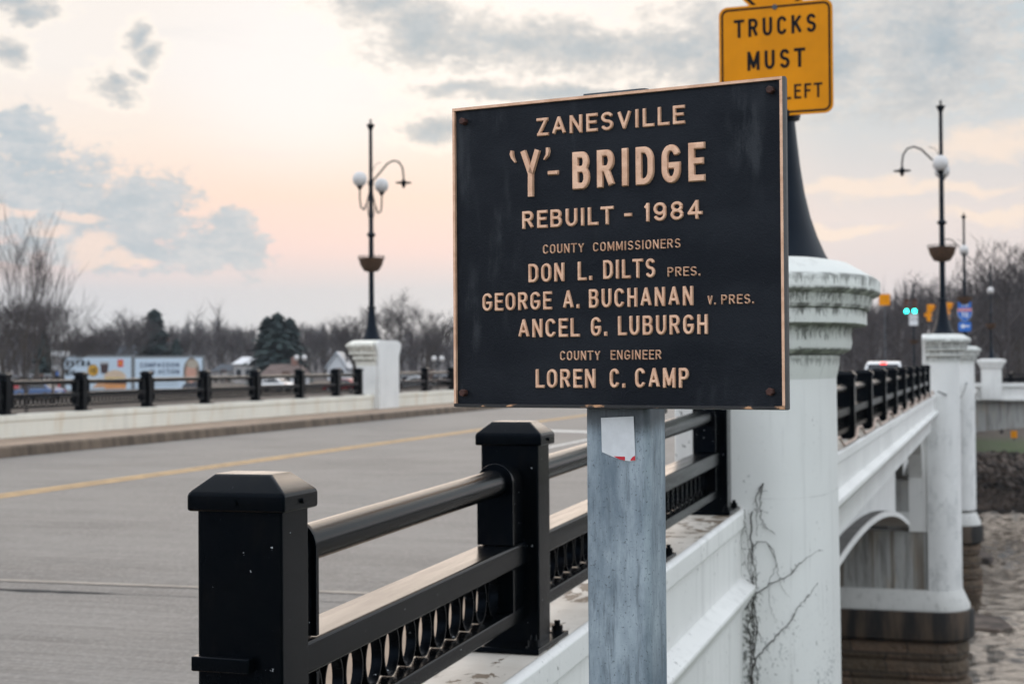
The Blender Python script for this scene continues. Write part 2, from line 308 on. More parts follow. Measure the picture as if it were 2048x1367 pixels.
def m_water():
    n = NT('muddy_river'); a = n.noise((.45, .95, 1), 1., 6, .62, .6); b = n.noise((2.0, 4.5, 1), 1., 4, .6); m = n.noise((.08, .2, 1), 1., 3)
    n.bump(n.math('ADD', a, n.math('MULTIPLY', b, .35)), 1., .05)
    return n.fin(n.mix(n.ss(m, .3, .7), (.040, .030, .021), (.075, .055, .039)), .08, 0, .38)
WATER = m_water()
ROCKM = plain('riprap_rock', (.10, .076, .062), .9, 0, .75, 1.1)
GLASSM = plain('dark_window_glass', (.012, .015, .02), .12, 0, .1)

# ------------------------------------------------------------------ mesh helpers
class MB:
    def __init__(s): s.v = []; s.f = []
    def add(s, vs, fs):
        k = len(s.v); s.v += [tuple(q) for q in vs]; s.f += [tuple(i+k for i in f) for f in fs]; return s
    def box(s, x0, x1, y0, y1, z0, z1):
        return s.add([(x0, y0, z0), (x1, y0, z0), (x1, y1, z0), (x0, y1, z0), (x0, y0, z1), (x1, y0, z1), (x1, y1, z1), (x0, y1, z1)],
                     [(3, 2, 1, 0), (4, 5, 6, 7), (0, 1, 5, 4), (1, 2, 6, 5), (2, 3, 7, 6), (3, 0, 4, 7)])
    def beam(s, a, b, w, h, up=(0, 0, 1)):
        a, b, up = Vector(a), Vector(b), Vector(up); d = (b-a).normalized(); sd_ = d.cross(up).normalized(); u = up if abs(d.z) < .7 else sd_.cross(d)
        q = [p+sd_*i*w/2+u*j*h/2 for p in (a, b) for i, j in ((-1, -1), (1, -1), (1, 1), (-1, 1))]
        return s.add(q, [(0, 1, 2, 3), (7, 6, 5, 4), (1, 0, 4, 5), (2, 1, 5, 6), (3, 2, 6, 7), (0, 3, 7, 4)])
    def tube(s, pts, rad, n=8, cap=True):
        pts = [Vector(p) for p in pts]; rs = rad if isinstance(rad, (list, tuple)) else [rad]*len(pts); k = len(s.v); ref = None
        for i, p in enumerate(pts):
            d = (pts[min(i+1, len(pts)-1)]-pts[max(i-1, 0)]).normalized()
            if ref is None: ref = d.orthogonal().normalized()
            ref = (ref-d*ref.dot(d)); ref = ref.normalized() if ref.length > 1e-6 else d.orthogonal().normalized()
            b = d.cross(ref)
            s.v += [tuple(p+(ref*math.cos(t)+b*math.sin(t))*rs[i]) for t in [2*math.pi*j/n for j in range(n)]]
        for i in range(len(pts)-1):
            for j in range(n):
                a, c = k+i*n+j, k+i*n+(j+1) % n; s.f.append((a, c, c+n, a+n))
        if cap:
            s.f.append(tuple(k+j for j in range(n))[::-1]); e = k+(len(pts)-1)*n; s.f.append(tuple(e+j for j in range(n)))
        return s
    def lathe(s, prof, c=(0, 0, 0), n=20, cap=True):
        k = len(s.v)
        for r, z in prof:
            s.v += [(c[0]+r*math.cos(2*math.pi*j/n), c[1]+r*math.sin(2*math.pi*j/n), c[2]+z) for j in range(n)]
        for i in range(len(prof)-1):
            for j in range(n):
                a, b = k+i*n+j, k+i*n+(j+1) % n; s.f.append((a, b, b+n, a+n))
        if cap:
            s.f.append(tuple(k+j for j in range(n))[::-1]); e = k+(len(prof)-1)*n; s.f.append(tuple(e+j for j in range(n)))
        return s
    def rings(s, rings, cap=True):
        """loft equal-length closed rings"""
        k = len(s.v); n = len(rings[0])
        for r in rings: s.v += [tuple(p) for p in r]
        for i in range(len(rings)-1):
            for j in range(n):
                a, b = k+i*n+j, k+i*n+(j+1) % n; s.f.append((a, b, b+n, a+n))
        if cap:
            s.f.append(tuple(k+j for j in range(n))[::-1]); e = k+(len(rings)-1)*n; s.f.append(tuple(e+j for j in range(n)))
        return s
    def prism(s, poly, t0, t1, fr):
        """poly in 2-D, extruded from t0 to t1; fr maps (a, b, t) to a point"""
        return s.rings([[fr(a, b, t0) for a, b in poly], [fr(a, b, t1) for a, b in poly]])
    def build(s, name, mat, parent=None, smooth=None, bevel=0., world=True, mesh=None):
        me = bpy.data.meshes.new(name); me.from_pydata(s.v, [], s.f); me.materials.append(mat)
        bm = bmesh.new(); bm.from_mesh(me); bmesh.ops.recalc_face_normals(bm, faces=bm.faces); bm.to_mesh(me); bm.free()
        return link(name, me, parent, smooth, bevel, world)
def link(name, me, parent=None, smooth=None, bevel=0., world=True):
    o = bpy.data.objects.new(name, me); COL.objects.link(o)
    if smooth is not None:
        for p in me.polygons: p.use_smooth = True
        if smooth < 180 and hasattr(me, 'set_sharp_from_angle'): me.set_sharp_from_angle(angle=R(smooth))
    if bevel:
        b = o.modifiers.new('bevel', 'BEVEL'); b.width = bevel; b.segments = 2; b.limit_method = 'ANGLE'; b.angle_limit = R(40)
        w = o.modifiers.new('normals', 'WEIGHTED_NORMAL'); w.keep_sharp = True
        for p in me.polygons: p.use_smooth = True
    if parent is not None:
        o.parent = parent
        if world:
            root = parent
            while root.parent: root = root.parent
            o.location = -Vector(root.location) if parent == root else (0, 0, 0)
    return o
def thing(name, label, cat, loc=(0, 0, 0), rz=0., group=None):
    o = bpy.data.objects.new(name, None); COL.objects.link(o); o.location = loc; o.rotation_euler = (0, 0, rz); o.empty_display_size = .2
    return tag(o, label, cat, group)
def tag(o, label, cat, group=None):
    o['label'] = label; o['category'] = cat
    if group: o['group'] = group
    return o
def kind(o, k): o['kind'] = k; return o
def copy_tree(o, parent=None):
    c = o.copy(); COL.objects.link(c); c.parent = parent
    for ch in [q for q in o.children]: copy_tree(ch, c)
    return c

# ------------------------------------------------------------------ stroke lettering (signs)
def arc(cx, cy, rx, ry, a0, a1, n=10):
    return [(cx+rx*math.cos(R(a0+(a1-a0)*i/n)), cy+ry*math.sin(R(a0+(a1-a0)*i/n))) for i in range(n+1)]
G = {}
G['A'] = (.60, [[(0, 0), (.5, 1.02), (1, 0)], [(.18, .30), (.82, .30)]])
G['B'] = (.54, [[(0, -.0), (0, 1)], [(0, 1), (.55, 1)]+arc(.58, .77, .37, .23, 90, -90)+[(0, .54)], [(0, .54), (.58, .54)]+arc(.60, .27, .40, .27, 90, -90)+[(0, 0)]])
G['C'] = (.54, [arc(.5, .70, .5, .30, 12, 180)+arc(.5, .30, .5, .30, 180, 348)])
G['D'] = (.55, [[(0, 0), (0, 1)], [(0, 1), (.40, 1)]+arc(.42, .66, .58, .34, 90, 0)+arc(.42, .34, .58, .34, 0, -90)+[(0, 0)]])
G['E'] = (.46, [[(0, -.0), (0, 1)], [(0, 1), (1.1, 1)], [(0, .53), (.95, .53)], [(0, 0), (1.1, 0)]])
G['F'] = (.44, [[(0, -.0), (0, 1)], [(0, 1), (1.1, 1)], [(0, .52), (.9, .52)]])
G['G'] = (.56, [arc(.5, .70, .5, .30, 15, 180)+arc(.5, .30, .5, .30, 180, 360)+[(1, .45)], [(.55, .45), (1.0, .45)]])
G['H'] = (.54, [[(0, 0), (0, 1)], [(1, 0), (1, 1)], [(0, .52), (1, .52)]])
G['I'] = (0, [[(0, 0), (0, 1)]])
G['J'] = (.46, [[(1, 1), (1, .28)]+arc(.5, .28, .5, .28, 0, -175)])
G['K'] = (.56, [[(0, 0), (0, 1)], [(1, 1), (.02, .40)], [(.34, .62), (1.02, 0)]])
G['L'] = (.45, [[(0, 0), (0, 1)], [(0, 0), (1.12, 0)]])
G['M'] = (.66, [[(0, 0), (0, 1)], [(1, 0), (1, 1)], [(0.02, 1), (.5, .12), (.98, 1)]])
G['N'] = (.55, [[(0, 0), (0, 1)], [(1, 0), (1, 1)], [(.02, 1), (.98, 0)]])
G['O'] = (.56, [arc(.5, .68, .5, .32, 0, 180)+arc(.5, .32, .5, .32, 180, 360)+[(1, .68)]])
G['P'] = (.52, [[(0, 0), (0, 1)], [(0, 1), (.55, 1)]+arc(.58, .74, .42, .26, 90, -90)+[(0, .48)]])
G['R'] = (.54, [[(0, 0), (0, 1)], [(0, 1), (.55, 1)]+arc(.58, .75, .40, .25, 90, -90)+[(0, .50)], [(.52, .50), (1.0, 0)]])
G['S'] = (.53, [arc(.5, .755, .47, .245, 15, 250, 14)+arc(.5, .25, .5, .25, 75, -165, 14)])
G['T'] = (.52, [[(-.1, 1), (1.1, 1)], [(.5, 0), (.5, 1)]])
G['U'] = (.54, [[(0, 1), (0, .32)]+arc(.5, .32, .5, .32, 180, 360)+[(1, 1)]])
G['V'] = (.58, [[(0, 1), (.5, -.02), (1, 1)]])
G['Y'] = (.58, [[(0, 1), (.5, .44), (1, 1)], [(.5, 0), (.5, .46)]])
G['Z'] = (.50, [[(-.05, 1), (1, 1)], [(.97, 1), (.03, 0)], [(0, 0), (1.05, 0)]])
G['X'] = (.56, [[(0, 0), (1, 1)], [(0, 1), (1, 0)]])
G['0'] = G['O']
G['1'] = (.22, [[(1, 0), (1, 1)], [(.95, .98), (-.3, .80)]])
G['2'] = (.52, [arc(.5, .72, .5, .28, 170, -30)+[(0, .0)], [(0, 0), (1.05, 0)]])
G['4'] = (.56, [[(.74, 0), (.74, 1)], [(.70, 1), (0, .30)], [(0, .28), (1.12, .28)]])
G['7'] = (.50, [[(0, 1), (1, 1)], [(.98, 1), (.35, 0)]])
G['8'] = (.54, [arc(.5, .76, .44, .24, 0, 360, 18), arc(.5, .26, .5, .26, 0, 360, 18)])
G['9'] = (.54, [arc(.5, .69, .5, .31, 0, 360, 18), [(1, .69), (1, .34)]+arc(.5, .30, .5, .30, 0, -165)])
G['.'] = (0, [[(0, -.09), (0, .09)]])
G['-'] = (.34, [[(-.2, .45), (1.2, .45)]])
G['+'] = (.5, [[(0, .5), (1, .5)], [(.5, .2), (.5, .8)]])
G['<'] = (.9, [[(0, .5), (1.1, .5)], [(.34, .88), (0, .5), (.34, .12)]])
_GC = {}
def glyph(ch, wk, st, res):
    """stroke letter of cap height 1 as a small height field: (verts xy, depth inside the edge, faces)"""
    key = (ch, round(wk, 3), round(st, 3), res)
    if key in _GC: return _GC[key]
    w, strokes = G[ch]; w = w*wk; hw = st/2
    P = lambda p: (hw+p[0]*max(w-st, 0) if w else hw, hw+p[1]*(1-st))
    x0, x1, y0, y1 = -.16, max(w, st)+.16, -.08, 1.08; h = 1./res
    nx, ny = int((x1-x0)/h)+2, int((y1-y0)/h)+2
    X, Y = np.meshgrid(x0+h*np.arange(nx), y0+h*np.arange(ny), indexing='ij'); D = np.full(X.shape, 9.)
    for s_ in strokes:
        pts = [P(p) for p in s_]
        for i in range(len(pts)-1):
            a, b = np.array(pts[i]), np.array(pts[i+1]); L = np.linalg.norm(b-a)
            if L < 1e-6: continue
            d = (b-a)/L; c = (a+b)/2; e0 = hw if (i == 0) else 0; e1 = hw if i == len(pts)-2 else 0
            straight = abs(d[0]) < 1e-3 or abs(d[1]) < 1e-3
            if not straight: e0 *= .35; e1 *= .35
            if len(pts) > 6 and not straight: e0 = e1 = 0
            hl = (L+e0+e1)/2; c = c+d*(e1-e0)/2
            u = np.abs((X-c[0])*d[0]+(Y-c[1])*d[1])-hl; v = np.abs((X-c[0])*-d[1]+(Y-c[1])*d[0])-hw
            D = np.minimum(D, np.hypot(np.maximum(u, 0), np.maximum(v, 0))+np.minimum(np.maximum(u, v), 0))
            if 0 < i: D = np.minimum(D, np.hypot(X-pts[i][0], Y-pts[i][1])-hw)
    D = np.maximum(D, -Y-.0); D = np.maximum(D, Y-1.0)
    vid = {}; vs = []; dep = []; fs = []
    def node(i, j):
        k = (i, j)
        if k not in vid: vid[k] = len(vs); vs.append((x0+h*i, y0+h*j)); dep.append(-D[i, j])
        return vid[k]
    def cut(p, q):
        k = (p, q) if p < q else (q, p)
        if k not in vid:
            a, b = D[p], D[q]; t = a/(a-b); vid[k] = len(vs); vs.append((x0+h*(p[0]+(q[0]-p[0])*t), y0+h*(p[1]+(q[1]-p[1])*t))); dep.append(0.)
        return vid[k]
    I = D < 0
    for i in range(nx-1):
        for j in range(ny-1):
            c4 = [(i, j), (i+1, j), (i+1, j+1), (i, j+1)]; ins = [I[q] for q in c4]
            if not any(ins): continue
            if all(ins): fs.append(tuple(node(*q) for q in c4)); continue
            poly = []
            for k in range(4):
                p, q = c4[k], c4[(k+1) % 4]
                if I[p]: poly.append(node(*p))
                if I[p] != I[q]: poly.append(cut(p, q))
            if len(poly) >= 3: fs.append(tuple(poly))
    _GC[key] = (vs, dep, fs); return _GC[key]
def text(mb, s_, x0, x1, y0, cap, st, fr, hgt, bev, res=30, gap=.17):
    """s_ set between x0 and x1 on base line y0; fr maps (x, y, out) to a point"""
    st_ = st; need = (x1-x0)/cap; ws = []; gaps = 0
    for c in s_: ws.append(.30 if c == ' ' else G[c][0])
    fixed = sum(st_ for c in s_ if c != ' ' and G[c][0] == 0); var = sum(ws)+gap*(len(s_)-1)
    k = (need-fixed)/var if var else 1
    x = x0/cap
    for c, w in zip(s_, ws):
        if c == ' ': x += w*k+gap*k; continue
        vs, dep, fs = glyph(c, k, st_, res)
        mb.add([fr((x+vx)*cap, y0+vy*cap, hgt*min(1, max(d, 0)*cap/bev)**.4 if bev else hgt) for (vx, vy), d in zip(vs, dep)], fs)
        x += (max(w*k, st_) if w == 0 else w*k)+gap*k
    return mb

# ------------------------------------------------------------------ levels of the bridge
XR, XL = -1.445, -15.8
def zd(y):
    if y < 2.6: return -.119
    if y < 8.6: return .0198*(y-8.6)
    if y < 45: return 0.
    t = min(1, (y-45)/43); return -.5*t*t*(3-2*t)
def xr(y): return XR+max(0, y-9)*.0055
ROADZ = -1.38
def smooth(t): t = max(0, min(1, t)); return t*t*(3-2*t)
def lerp_tab(v, tab):
    if v <= tab[0][0]: return tab[0][1]
    for (a, p), (b, q) in zip(tab, tab[1:]):
        if v <= b: return p+(q-p)*(v-a)/(b-a)
    return tab[-1][1]
TR_ = [(26, -10), (86, -10), (93, -8.9), (104, -6.4), (120, -6.0), (170, -4.0), (260, -2), (450, 3), (700, 9), (1100, 10)]
TL_ = [(26, -10), (86, -10), (93, -7.0), (104, -3.6), (112, -3.0), (260, -2.6), (420, 2), (700, 11), (1100, 12)]
def ground_h(x, y):
    if y < 26:
        z = -1.75-8.25*smooth((y-2.6)/23.)
        return z-.5*smooth((y-20)/10)
    t = smooth((-x-15)/30.)
    z = lerp_tab(y, TR_)*(1-t)+lerp_tab(y, TL_)*t
    if y > 300: z += 2.2*math.sin(x*.011+1.3)+1.6*math.sin(x*.027+y*.006)
    return z
def terrain(name, mat, r0, r1, nr, a0, a1, na):
    mb = MB(); rows = []
    for i in range(nr+1):
        r = r0*(r1/r0)**(i/nr)
        for j in range(na+1):
            a = R(a0+(a1-a0)*j/na); x, y = r*math.sin(a), r*math.cos(a); mb.v.append((x, y, ground_h(x, y)))
    for i in range(nr):
        for j in range(na):
            a = i*(na+1)+j; mb.f.append((a, a+1, a+na+2, a+na+1))
    return kind(mb.build(name, mat, smooth=180), 'structure')
terrain('ground', GROUND, .6, 262, 70, -180, 180, 180)
terrain('hills', HILLM, 262, 1000, 22, -60, 40, 110)
def water():
    xs = np.concatenate([np.linspace(-600, -8, 20), np.linspace(-7, 14, 176), np.linspace(16, 500, 20)]); ys = np.concatenate([np.linspace(12, 37, 12), np.linspace(37.6, 97, 400)])
    X, Y = np.meshgrid(xs, ys, indexing='ij'); Z = np.zeros_like(X); r = np.random.RandomState(4)
    for i in range(34):
        wl = 10**r.uniform(-.38, .12); a = r.normal(0, .8)+1.3; k = 2*np.pi/wl; Z += .0098*wl**.7*np.sin(k*(X*np.cos(a)+Y*np.sin(a))+r.uniform(0, 6.3)+.8*np.sin(.21*X+.13*Y+i))
    Z *= .45+.75*(np.sin(.31*X+.17*Y+1)*np.sin(.12*Y-.4*X)+.5).clip(0, 1.4)
    n = len(ys); m = MB(); m.v = [tuple(q) for q in np.stack([X, Y, Z-9.], -1).reshape(-1, 3)]
    m.f = [(i*n+j, (i+1)*n+j, (i+1)*n+j+1, i*n+j+1) for i in range(len(xs)-1) for j in range(n-1)]
    return m.build('river_water', WATER, smooth=180)
kind(water(), 'structure')

def strip(mb, xa, xb, z, ys, dz=0.):
    k = len(mb.v)
    for y in ys: mb.v += [(xa(y), y, z+zd(y)+dz), (xb(y), y, z+zd(y)+dz)]
    for i in range(len(ys)-1): a = k+2*i; mb.f.append((a, a+1, a+3, a+2))
    return mb
YS = [-30, -5, 0, 2.6, 5, 7, 8.6]+[10+2*i for i in range(18)]+[46+4*i for i in range(24)]
KX, KR = -14.15, -2.75
mb = strip(MB(), lambda y: KX, lambda y: KR, ROADZ, YS); kind(mb.build('road', ROADM), 'structure')
def walk(nm, xa, xb, kerbx, sgn):
    mb = MB()
    prof = [(xa, -1.20), (kerbx+sgn*.04, -1.205), (kerbx, -1.235), (kerbx-sgn*.02, ROADZ-.03)]
    k = len(mb.v)
    for y in YS: mb.v += [(x, y, z+zd(y)) for x, z in prof]
    for i in range(len(YS)-1):
        for j in range(3): a = k+i*4+j; mb.f.append((a, a+1, a+5, a+4))
    o = mb.build(nm, WALK); o.data.materials.append(KERB)
    for i, p in enumerate(o.data.polygons):
        if i % 3: p.material_index = 1
    return kind(o, 'structure')
walk('pavement', XL+.1, None, KX, -1); walk('pavement', -1.5, None, KR, 1)
mk = MB(); strip(mk, lambda y: -9.97, lambda y: -9.84, ROADZ, YS, .004); strip(mk, lambda y: -10.17, lambda y: -10.04, ROADZ, YS, .004)
kind(mk.build('yellow_centre_line', YEL), 'structure')
mk = MB(); strip(mk, lambda y: -6.86, lambda y: -6.74, ROADZ, [22.5, 24, 26, 27.6], .004)
mk.add([(-8.7, 28.9, ROADZ+.004), (-5.0, 27.4, ROADZ+.004), (-5.0, 27.75, ROADZ+.004), (-8.7, 29.6, ROADZ+.004)], [(0, 1, 2, 3)])
strip(mk, lambda y: -3.35, lambda y: -3.25, ROADZ, [16, 20, 24, 28, 32, 36, 42], .004)
kind(mk.build('white_lane_marking', WHI), 'structure')
mk = MB(); mk.add([(KX+.02, 7.9, ROADZ+zd(7.9)+.004), (KR-.02, 8.35, ROADZ+zd(8.35)+.004), (KR-.02, 8.42, ROADZ+zd(8.42)+.004), (KX+.02, 7.98, ROADZ+zd(7.98)+.004)], [(0, 1, 2, 3)])
kind(mk.build('expansion_joint', JOINT), 'structure')
mk = MB(); rr = random.Random(3); up_, dn_ = [], []
for i in range(60):
    x = -7.5+i*.08; y = 7.62+(x+14)*.04; w = .008+.075*max(0, 1-abs(x+5.6)/.55)*rr.uniform(.5, 1.2)
    up_.append((x, y+w*.6, ROADZ+zd(y)+.004)); dn_.append((x, y-w*.6, ROADZ+zd(y)+.004))
k = len(up_); mk.v = up_+dn_; mk.f = [(i, i+1, k+i+1, k+i) for i in range(k-1)]
kind(mk.build('road_tar_patch', JDARK), 'structure')

# ------------------------------------------------------------------ the bridge
BR = thing('bridge', 'long white painted concrete bridge with columns, parapets and river piers', 'bridge', (-8.6, 8.75, ROADZ))
def sweep(prof, path, sgn, closed=True):
    """prof: (outward, z) loop; path: (x, y, z)"""
    return MB().rings([[(x+sgn*o, y, z+zz) for o, zz in prof] for x, y, z in path])
BZ = -.82
def ppath(y0, y1, xf, n=12): return [(xf(y), y, BZ+zd(y)) for y in [y0+(y1-y0)*i/n for i in range(n+1)]]
NEARP = [(-.17, 0), (.130, 0), (.150, -.015), (.150, -.10), (.128, -.112), (.126, -.385), (.205, -.43), (.207, -.455), (.130, -.575), (.128, -4.6), (-.17, -4.6), (-.17, -.12), (-.19, -.10), (-.19, -.012)]
FARP = [(-.17, 0), (.130, 0), (.150, -.015), (.150, -.10), (.128, -.112), (.126, -.35), (.205, -.385), (.207, -.43), (.04, -.63), (.04, -.86), (-.17, -.86), (-.17, -.12), (-.19, -.10), (-.19, -.012)]
def parapet(prof, y0, y1, xf, sgn, mat, n=12):
    o = sweep(prof, ppath(y0, y1, xf, n), sgn).build('parapet', mat, BR, bevel=.006)
    t = MB(); k = 0
    for x, y, z in ppath(y0, y1, xf, n): t.v += [(x-sgn*.168, y, z+.003), (x+sgn*.128, y, z+.003)]
    t.f = [(2*i, 2*i+1, 2*i+3, 2*i+2) for i in range(n)]
    t.build('parapet_top', TOPC if mat == CONC else CREAM, o)
    return o
Y2P, Y3P, Y4P = 37.3, 61., 88.
XP2, XP3 = -.99, -.82
parapet(NEARP, -1.5, 8.42, xr, 1, CONC, 20)
parapet(FARP, 9.82, Y2P-.7, xr, 1, CONC, 14)
parapet(FARP, Y2P+.7, Y3P-.7, xr, 1, CONC, 8)
parapet(FARP, Y3P+.7, Y4P-.5, lambda y: xr(y)+.3, 1, CONC, 8)
xl = lambda y: XL
parapet(FARP, 8, 37.02, xl, -1, CREAM, 16); parapet(FARP, 38.38, 92, xl, -1, CREAM, 16)
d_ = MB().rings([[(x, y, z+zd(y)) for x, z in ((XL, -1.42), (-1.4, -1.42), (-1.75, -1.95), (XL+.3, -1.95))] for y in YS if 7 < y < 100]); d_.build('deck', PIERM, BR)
# pillars: half-round outside, flat towards the road
def stad(c, r, inner, sgn, z, b=.72, n=40, o=0., e=2.6):
    """flat towards the road, bulging outwards: half of a squarish oval, r deep and 2 b long"""
    A, B = r+o, b+o; p = [(c[0]-sgn*inner, c[1]-B, z)]
    for i in range(n+1):
        t = -math.pi/2+math.pi*i/n; co, si = abs(math.cos(t)), math.sin(t)
        p.append((c[0]+sgn*A*co**(2/e), c[1]+B*math.copysign(abs(si)**(2/e), si), z))
    p.append((c[0]-sgn*inner, c[1]+B, z)); return p
CAPP = [(.0, -.10), (.020, -.02), (.022, .03), (.0, .035), (.045, .04), (.088, .062), (.098, .10), (.092, .15), (.105, .185), (.170, .192), (.186, .2), (.186, .268), (.178, .275), (.20, .283), (.212, .31), (.222, .35), (.262, .368), (.268, .375), (.268, .438), (.262, .447), (.10, .535), (.02, .548)]
def pillar(cx, cy, sgn, zbot, zoff=0., r=.38, inner=.36, k=1.07, mats=(None, None), e=2.6):
    mats = (mats[0] or COLM, mats[1] or CAPM)
    sh = MB().rings([stad((cx, cy), r, inner, sgn, z, o=o, e=e) for z, o in ((zbot, .02), (-1.7, .012), (zoff, 0))]).build('pillar', mats[0], BR, smooth=40)
    MB().rings([stad((cx, cy), r, inner, sgn, z*k+zoff, o=o, e=e) for o, z in CAPP]).build('capital', mats[1], sh, smooth=35)
    ph = .70; xi = cx-sgn*inner
    pr = [(-ph, -1.3), (ph, -1.3), (ph, .15), (ph+.16, .36), (ph+.16, .47), (ph*.9, .545), (-ph*.9, .545), (-ph-.16, .47), (-ph-.16, .36), (-ph, .15)]
    MB().prism([(a, b*k+zoff if b > 0 else b) for a, b in pr], 0, .09, lambda a, b, t: (xi-sgn*t, cy+a, b)).build('road_side_panel', mats[0], sh, bevel=.01)
    return sh
pillar(-1.25, 9.12, 1, -4.6)
pillar(XP2-.24, Y2P, 1, -5.6, .03, r=.62, inner=.12, e=2.1)
pillar(XP3-.24, Y3P, 1, -5.8, -.06, r=.62, inner=.12, e=2.1)
PLM = CREAM
pillar(XL-.1, 37.7, -1, -3, .05, inner=.36, mats=(CONC, m_conc('cream_cap_concrete', (.74, .72, .65), (.16, .13, .085), .5, .2, [(z+.05, u, d*1.3, st*.8) for z, u, d, st in Z1])))  # cap bands paint the brownish shadow lines of its rings
# span between the first two pillars: spandrel wall, arch rib, pier
def rib_z(y, yc, hw): return -2.45-.0054*(y-yc+2.6)**2
def span(y0, y1, gap):
    yc, hw = (y0+y1)/2, (y1-y0)/2; ys = [y0+(y1-y0)*i/28 for i in range(29)]
    MB().rings([[(-1.77, y, rib_z(y, yc, hw)+zd(y)), (-1.77, y, rib_z(y, yc, hw)-.10+zd(y)), (-2.6, y, rib_z(y, yc, hw)-.10+zd(y)), (-2.6, y, rib_z(y, yc, hw)+zd(y))] for y in ys]).build('arch_rib', CONC, BR)
    m = MB(); m.v = [(x, y, rib_z(y, yc, hw)+zd(y)+.003) for y in ys for x in (-1.982, -1.785)]; m.f = [(2*i, 2*i+1, 2*i+3, 2*i+2) for i in range(28)]; m.build('arch_ledge', LEDGE, BR)
    yy = [y for y in ys if y <= gap]
    MB().rings([[(-1.98, y, rib_z(y, yc, hw)-.02+zd(y)), (-2.2, y, rib_z(y, yc, hw)-.02+zd(y)), (-2.2, y, -1.6+zd(y)), (-1.98, y, -1.6+zd(y))] for y in yy]).build('spandrel_wall', CONC, BR)
    MB().rings([[(-1.44, y, -1.68+zd(y)), (-2.1, y, -1.68+zd(y)), (-2.1, y, -1.5+zd(y)), (-1.44, y, -1.5+zd(y))] for y in (y0, (y0+y1)/2, y1)]).build('edge_girder', CONC, BR)
span(9.8, Y2P-.7, 35.3); span(Y2P+.7, Y3P-.7, 58.8)
def pier(cx, cy, dz=0.):
    r, b = .38, .72
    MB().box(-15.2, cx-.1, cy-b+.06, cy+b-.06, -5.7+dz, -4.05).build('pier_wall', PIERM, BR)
    MB().box(-1.78, cx-.36, cy-b+.02, cy+b-.02, -4.05, -1.68).build('pier_column', CONC, BR)
    MB().prism([(cy-b-1.2, -1.66), (cy-b+.1, -1.66), (cy-b+.1, -2.9), (cy-b-.35, -2.2), (cy-b-.8, -1.85)], -1.77, -1.46, lambda a, b, t: (t, a, b)).build('haunch', CONC, BR)
    MB().box(-15, -2.3, cy-.3, cy+.2, -4.2, -1.93).build('void_shade_wall', LEDGE, BR)  # dark wall added to give the void under the deck its shade
    st = lambda o, z: stad((cx-.24, cy), .62, 13.9, 1, z+dz, b, 40, o, 2.1)
    MB().rings([st(.015, -5.42), st(.19, -5.80), st(.19, -5.89)]).build('pier_ledge', LEDG2, BR, smooth=30)
    MB().rings([st(.27, -5.893), st(.285, -5.92), st(.285, -6.53), st(.17, -6.62)]).build('coping_stone', DSTONE, BR, smooth=30)
    rr = random.Random(int(cy)); rows = []
    for i in range(9):
        z = -6.62-i*.46; o = .02+.07*rr.random()+.035*i
        rows += [st(o, z), st(o+.07, z-.06), st(o+.10, z-.22), st(o+.07, z-.38), st(o, z-.46)]
    MB().rings(rows).build('masonry_shaft', MASON, BR, smooth=30)
pier(XP2, Y2P); pier(XP3, Y3P, -.5)
# footing slabs showing in the water
mb = MB().rings([[(x, y, z) for x, y in ((-3, 53), (.35, 52.2), (.75, 53.0), (.4, 55), (-3, 56))] for z in (-9.6, -8.93)]); mb.build('footing_slab', ROCKM, BR, bevel=.05)
mb = MB().rings([[(x, y, z) for x, y in ((-3, 70), (.05, 69.3), (.25, 70.2), (-.3, 73), (-3, 73))] for z in (-9.6, -8.75)]); mb.build('footing_slab', ROCKM, BR, bevel=.05)
# the other arm of the bridge beyond
AR = thing('side_bridge', 'far arm of the white bridge crossing behind the last river pier', 'bridge', (8, 88, -4))
MB().prism([(-.6, -1.3), (-.6, -2.15), (30, -2.15), (30, -1.3)], 87.6, 88.0, lambda a, b, t: (a, t, b)).build('parapet', CONC, AR, bevel=.01)
MB().box(-.6, 30, 87.45, 88.05, -1.52, -1.3).build('coping', CONC, AR, bevel=.02)
MB().box(-.6, 30, 87.4, 88.05, -2.28, -2.10).build('cornice', CONC, AR, bevel=.02)
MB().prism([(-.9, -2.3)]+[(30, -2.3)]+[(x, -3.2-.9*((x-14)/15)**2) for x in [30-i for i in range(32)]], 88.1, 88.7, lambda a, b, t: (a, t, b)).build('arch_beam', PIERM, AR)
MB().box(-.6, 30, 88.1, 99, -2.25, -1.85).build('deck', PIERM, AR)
p_ = MB().box(-.28, .82, 87.3, 88.1, -2.2, -.35).build('pillar', CONC, AR)
MB().rings([[(.27-w, 87.7-w*.8, z), (.27+w, 87.7-w*.8, z), (.27+w, 87.7+w*.8, z), (.27-w, 87.7+w*.8, z)] for w, z in ((.56, -.5), (.62, -.40), (.62, -.30), (.70, -.28), (.70, -.18), (.78, -.16), (.78, .0), (.5, .05))]).build('capital', CONC, p_)

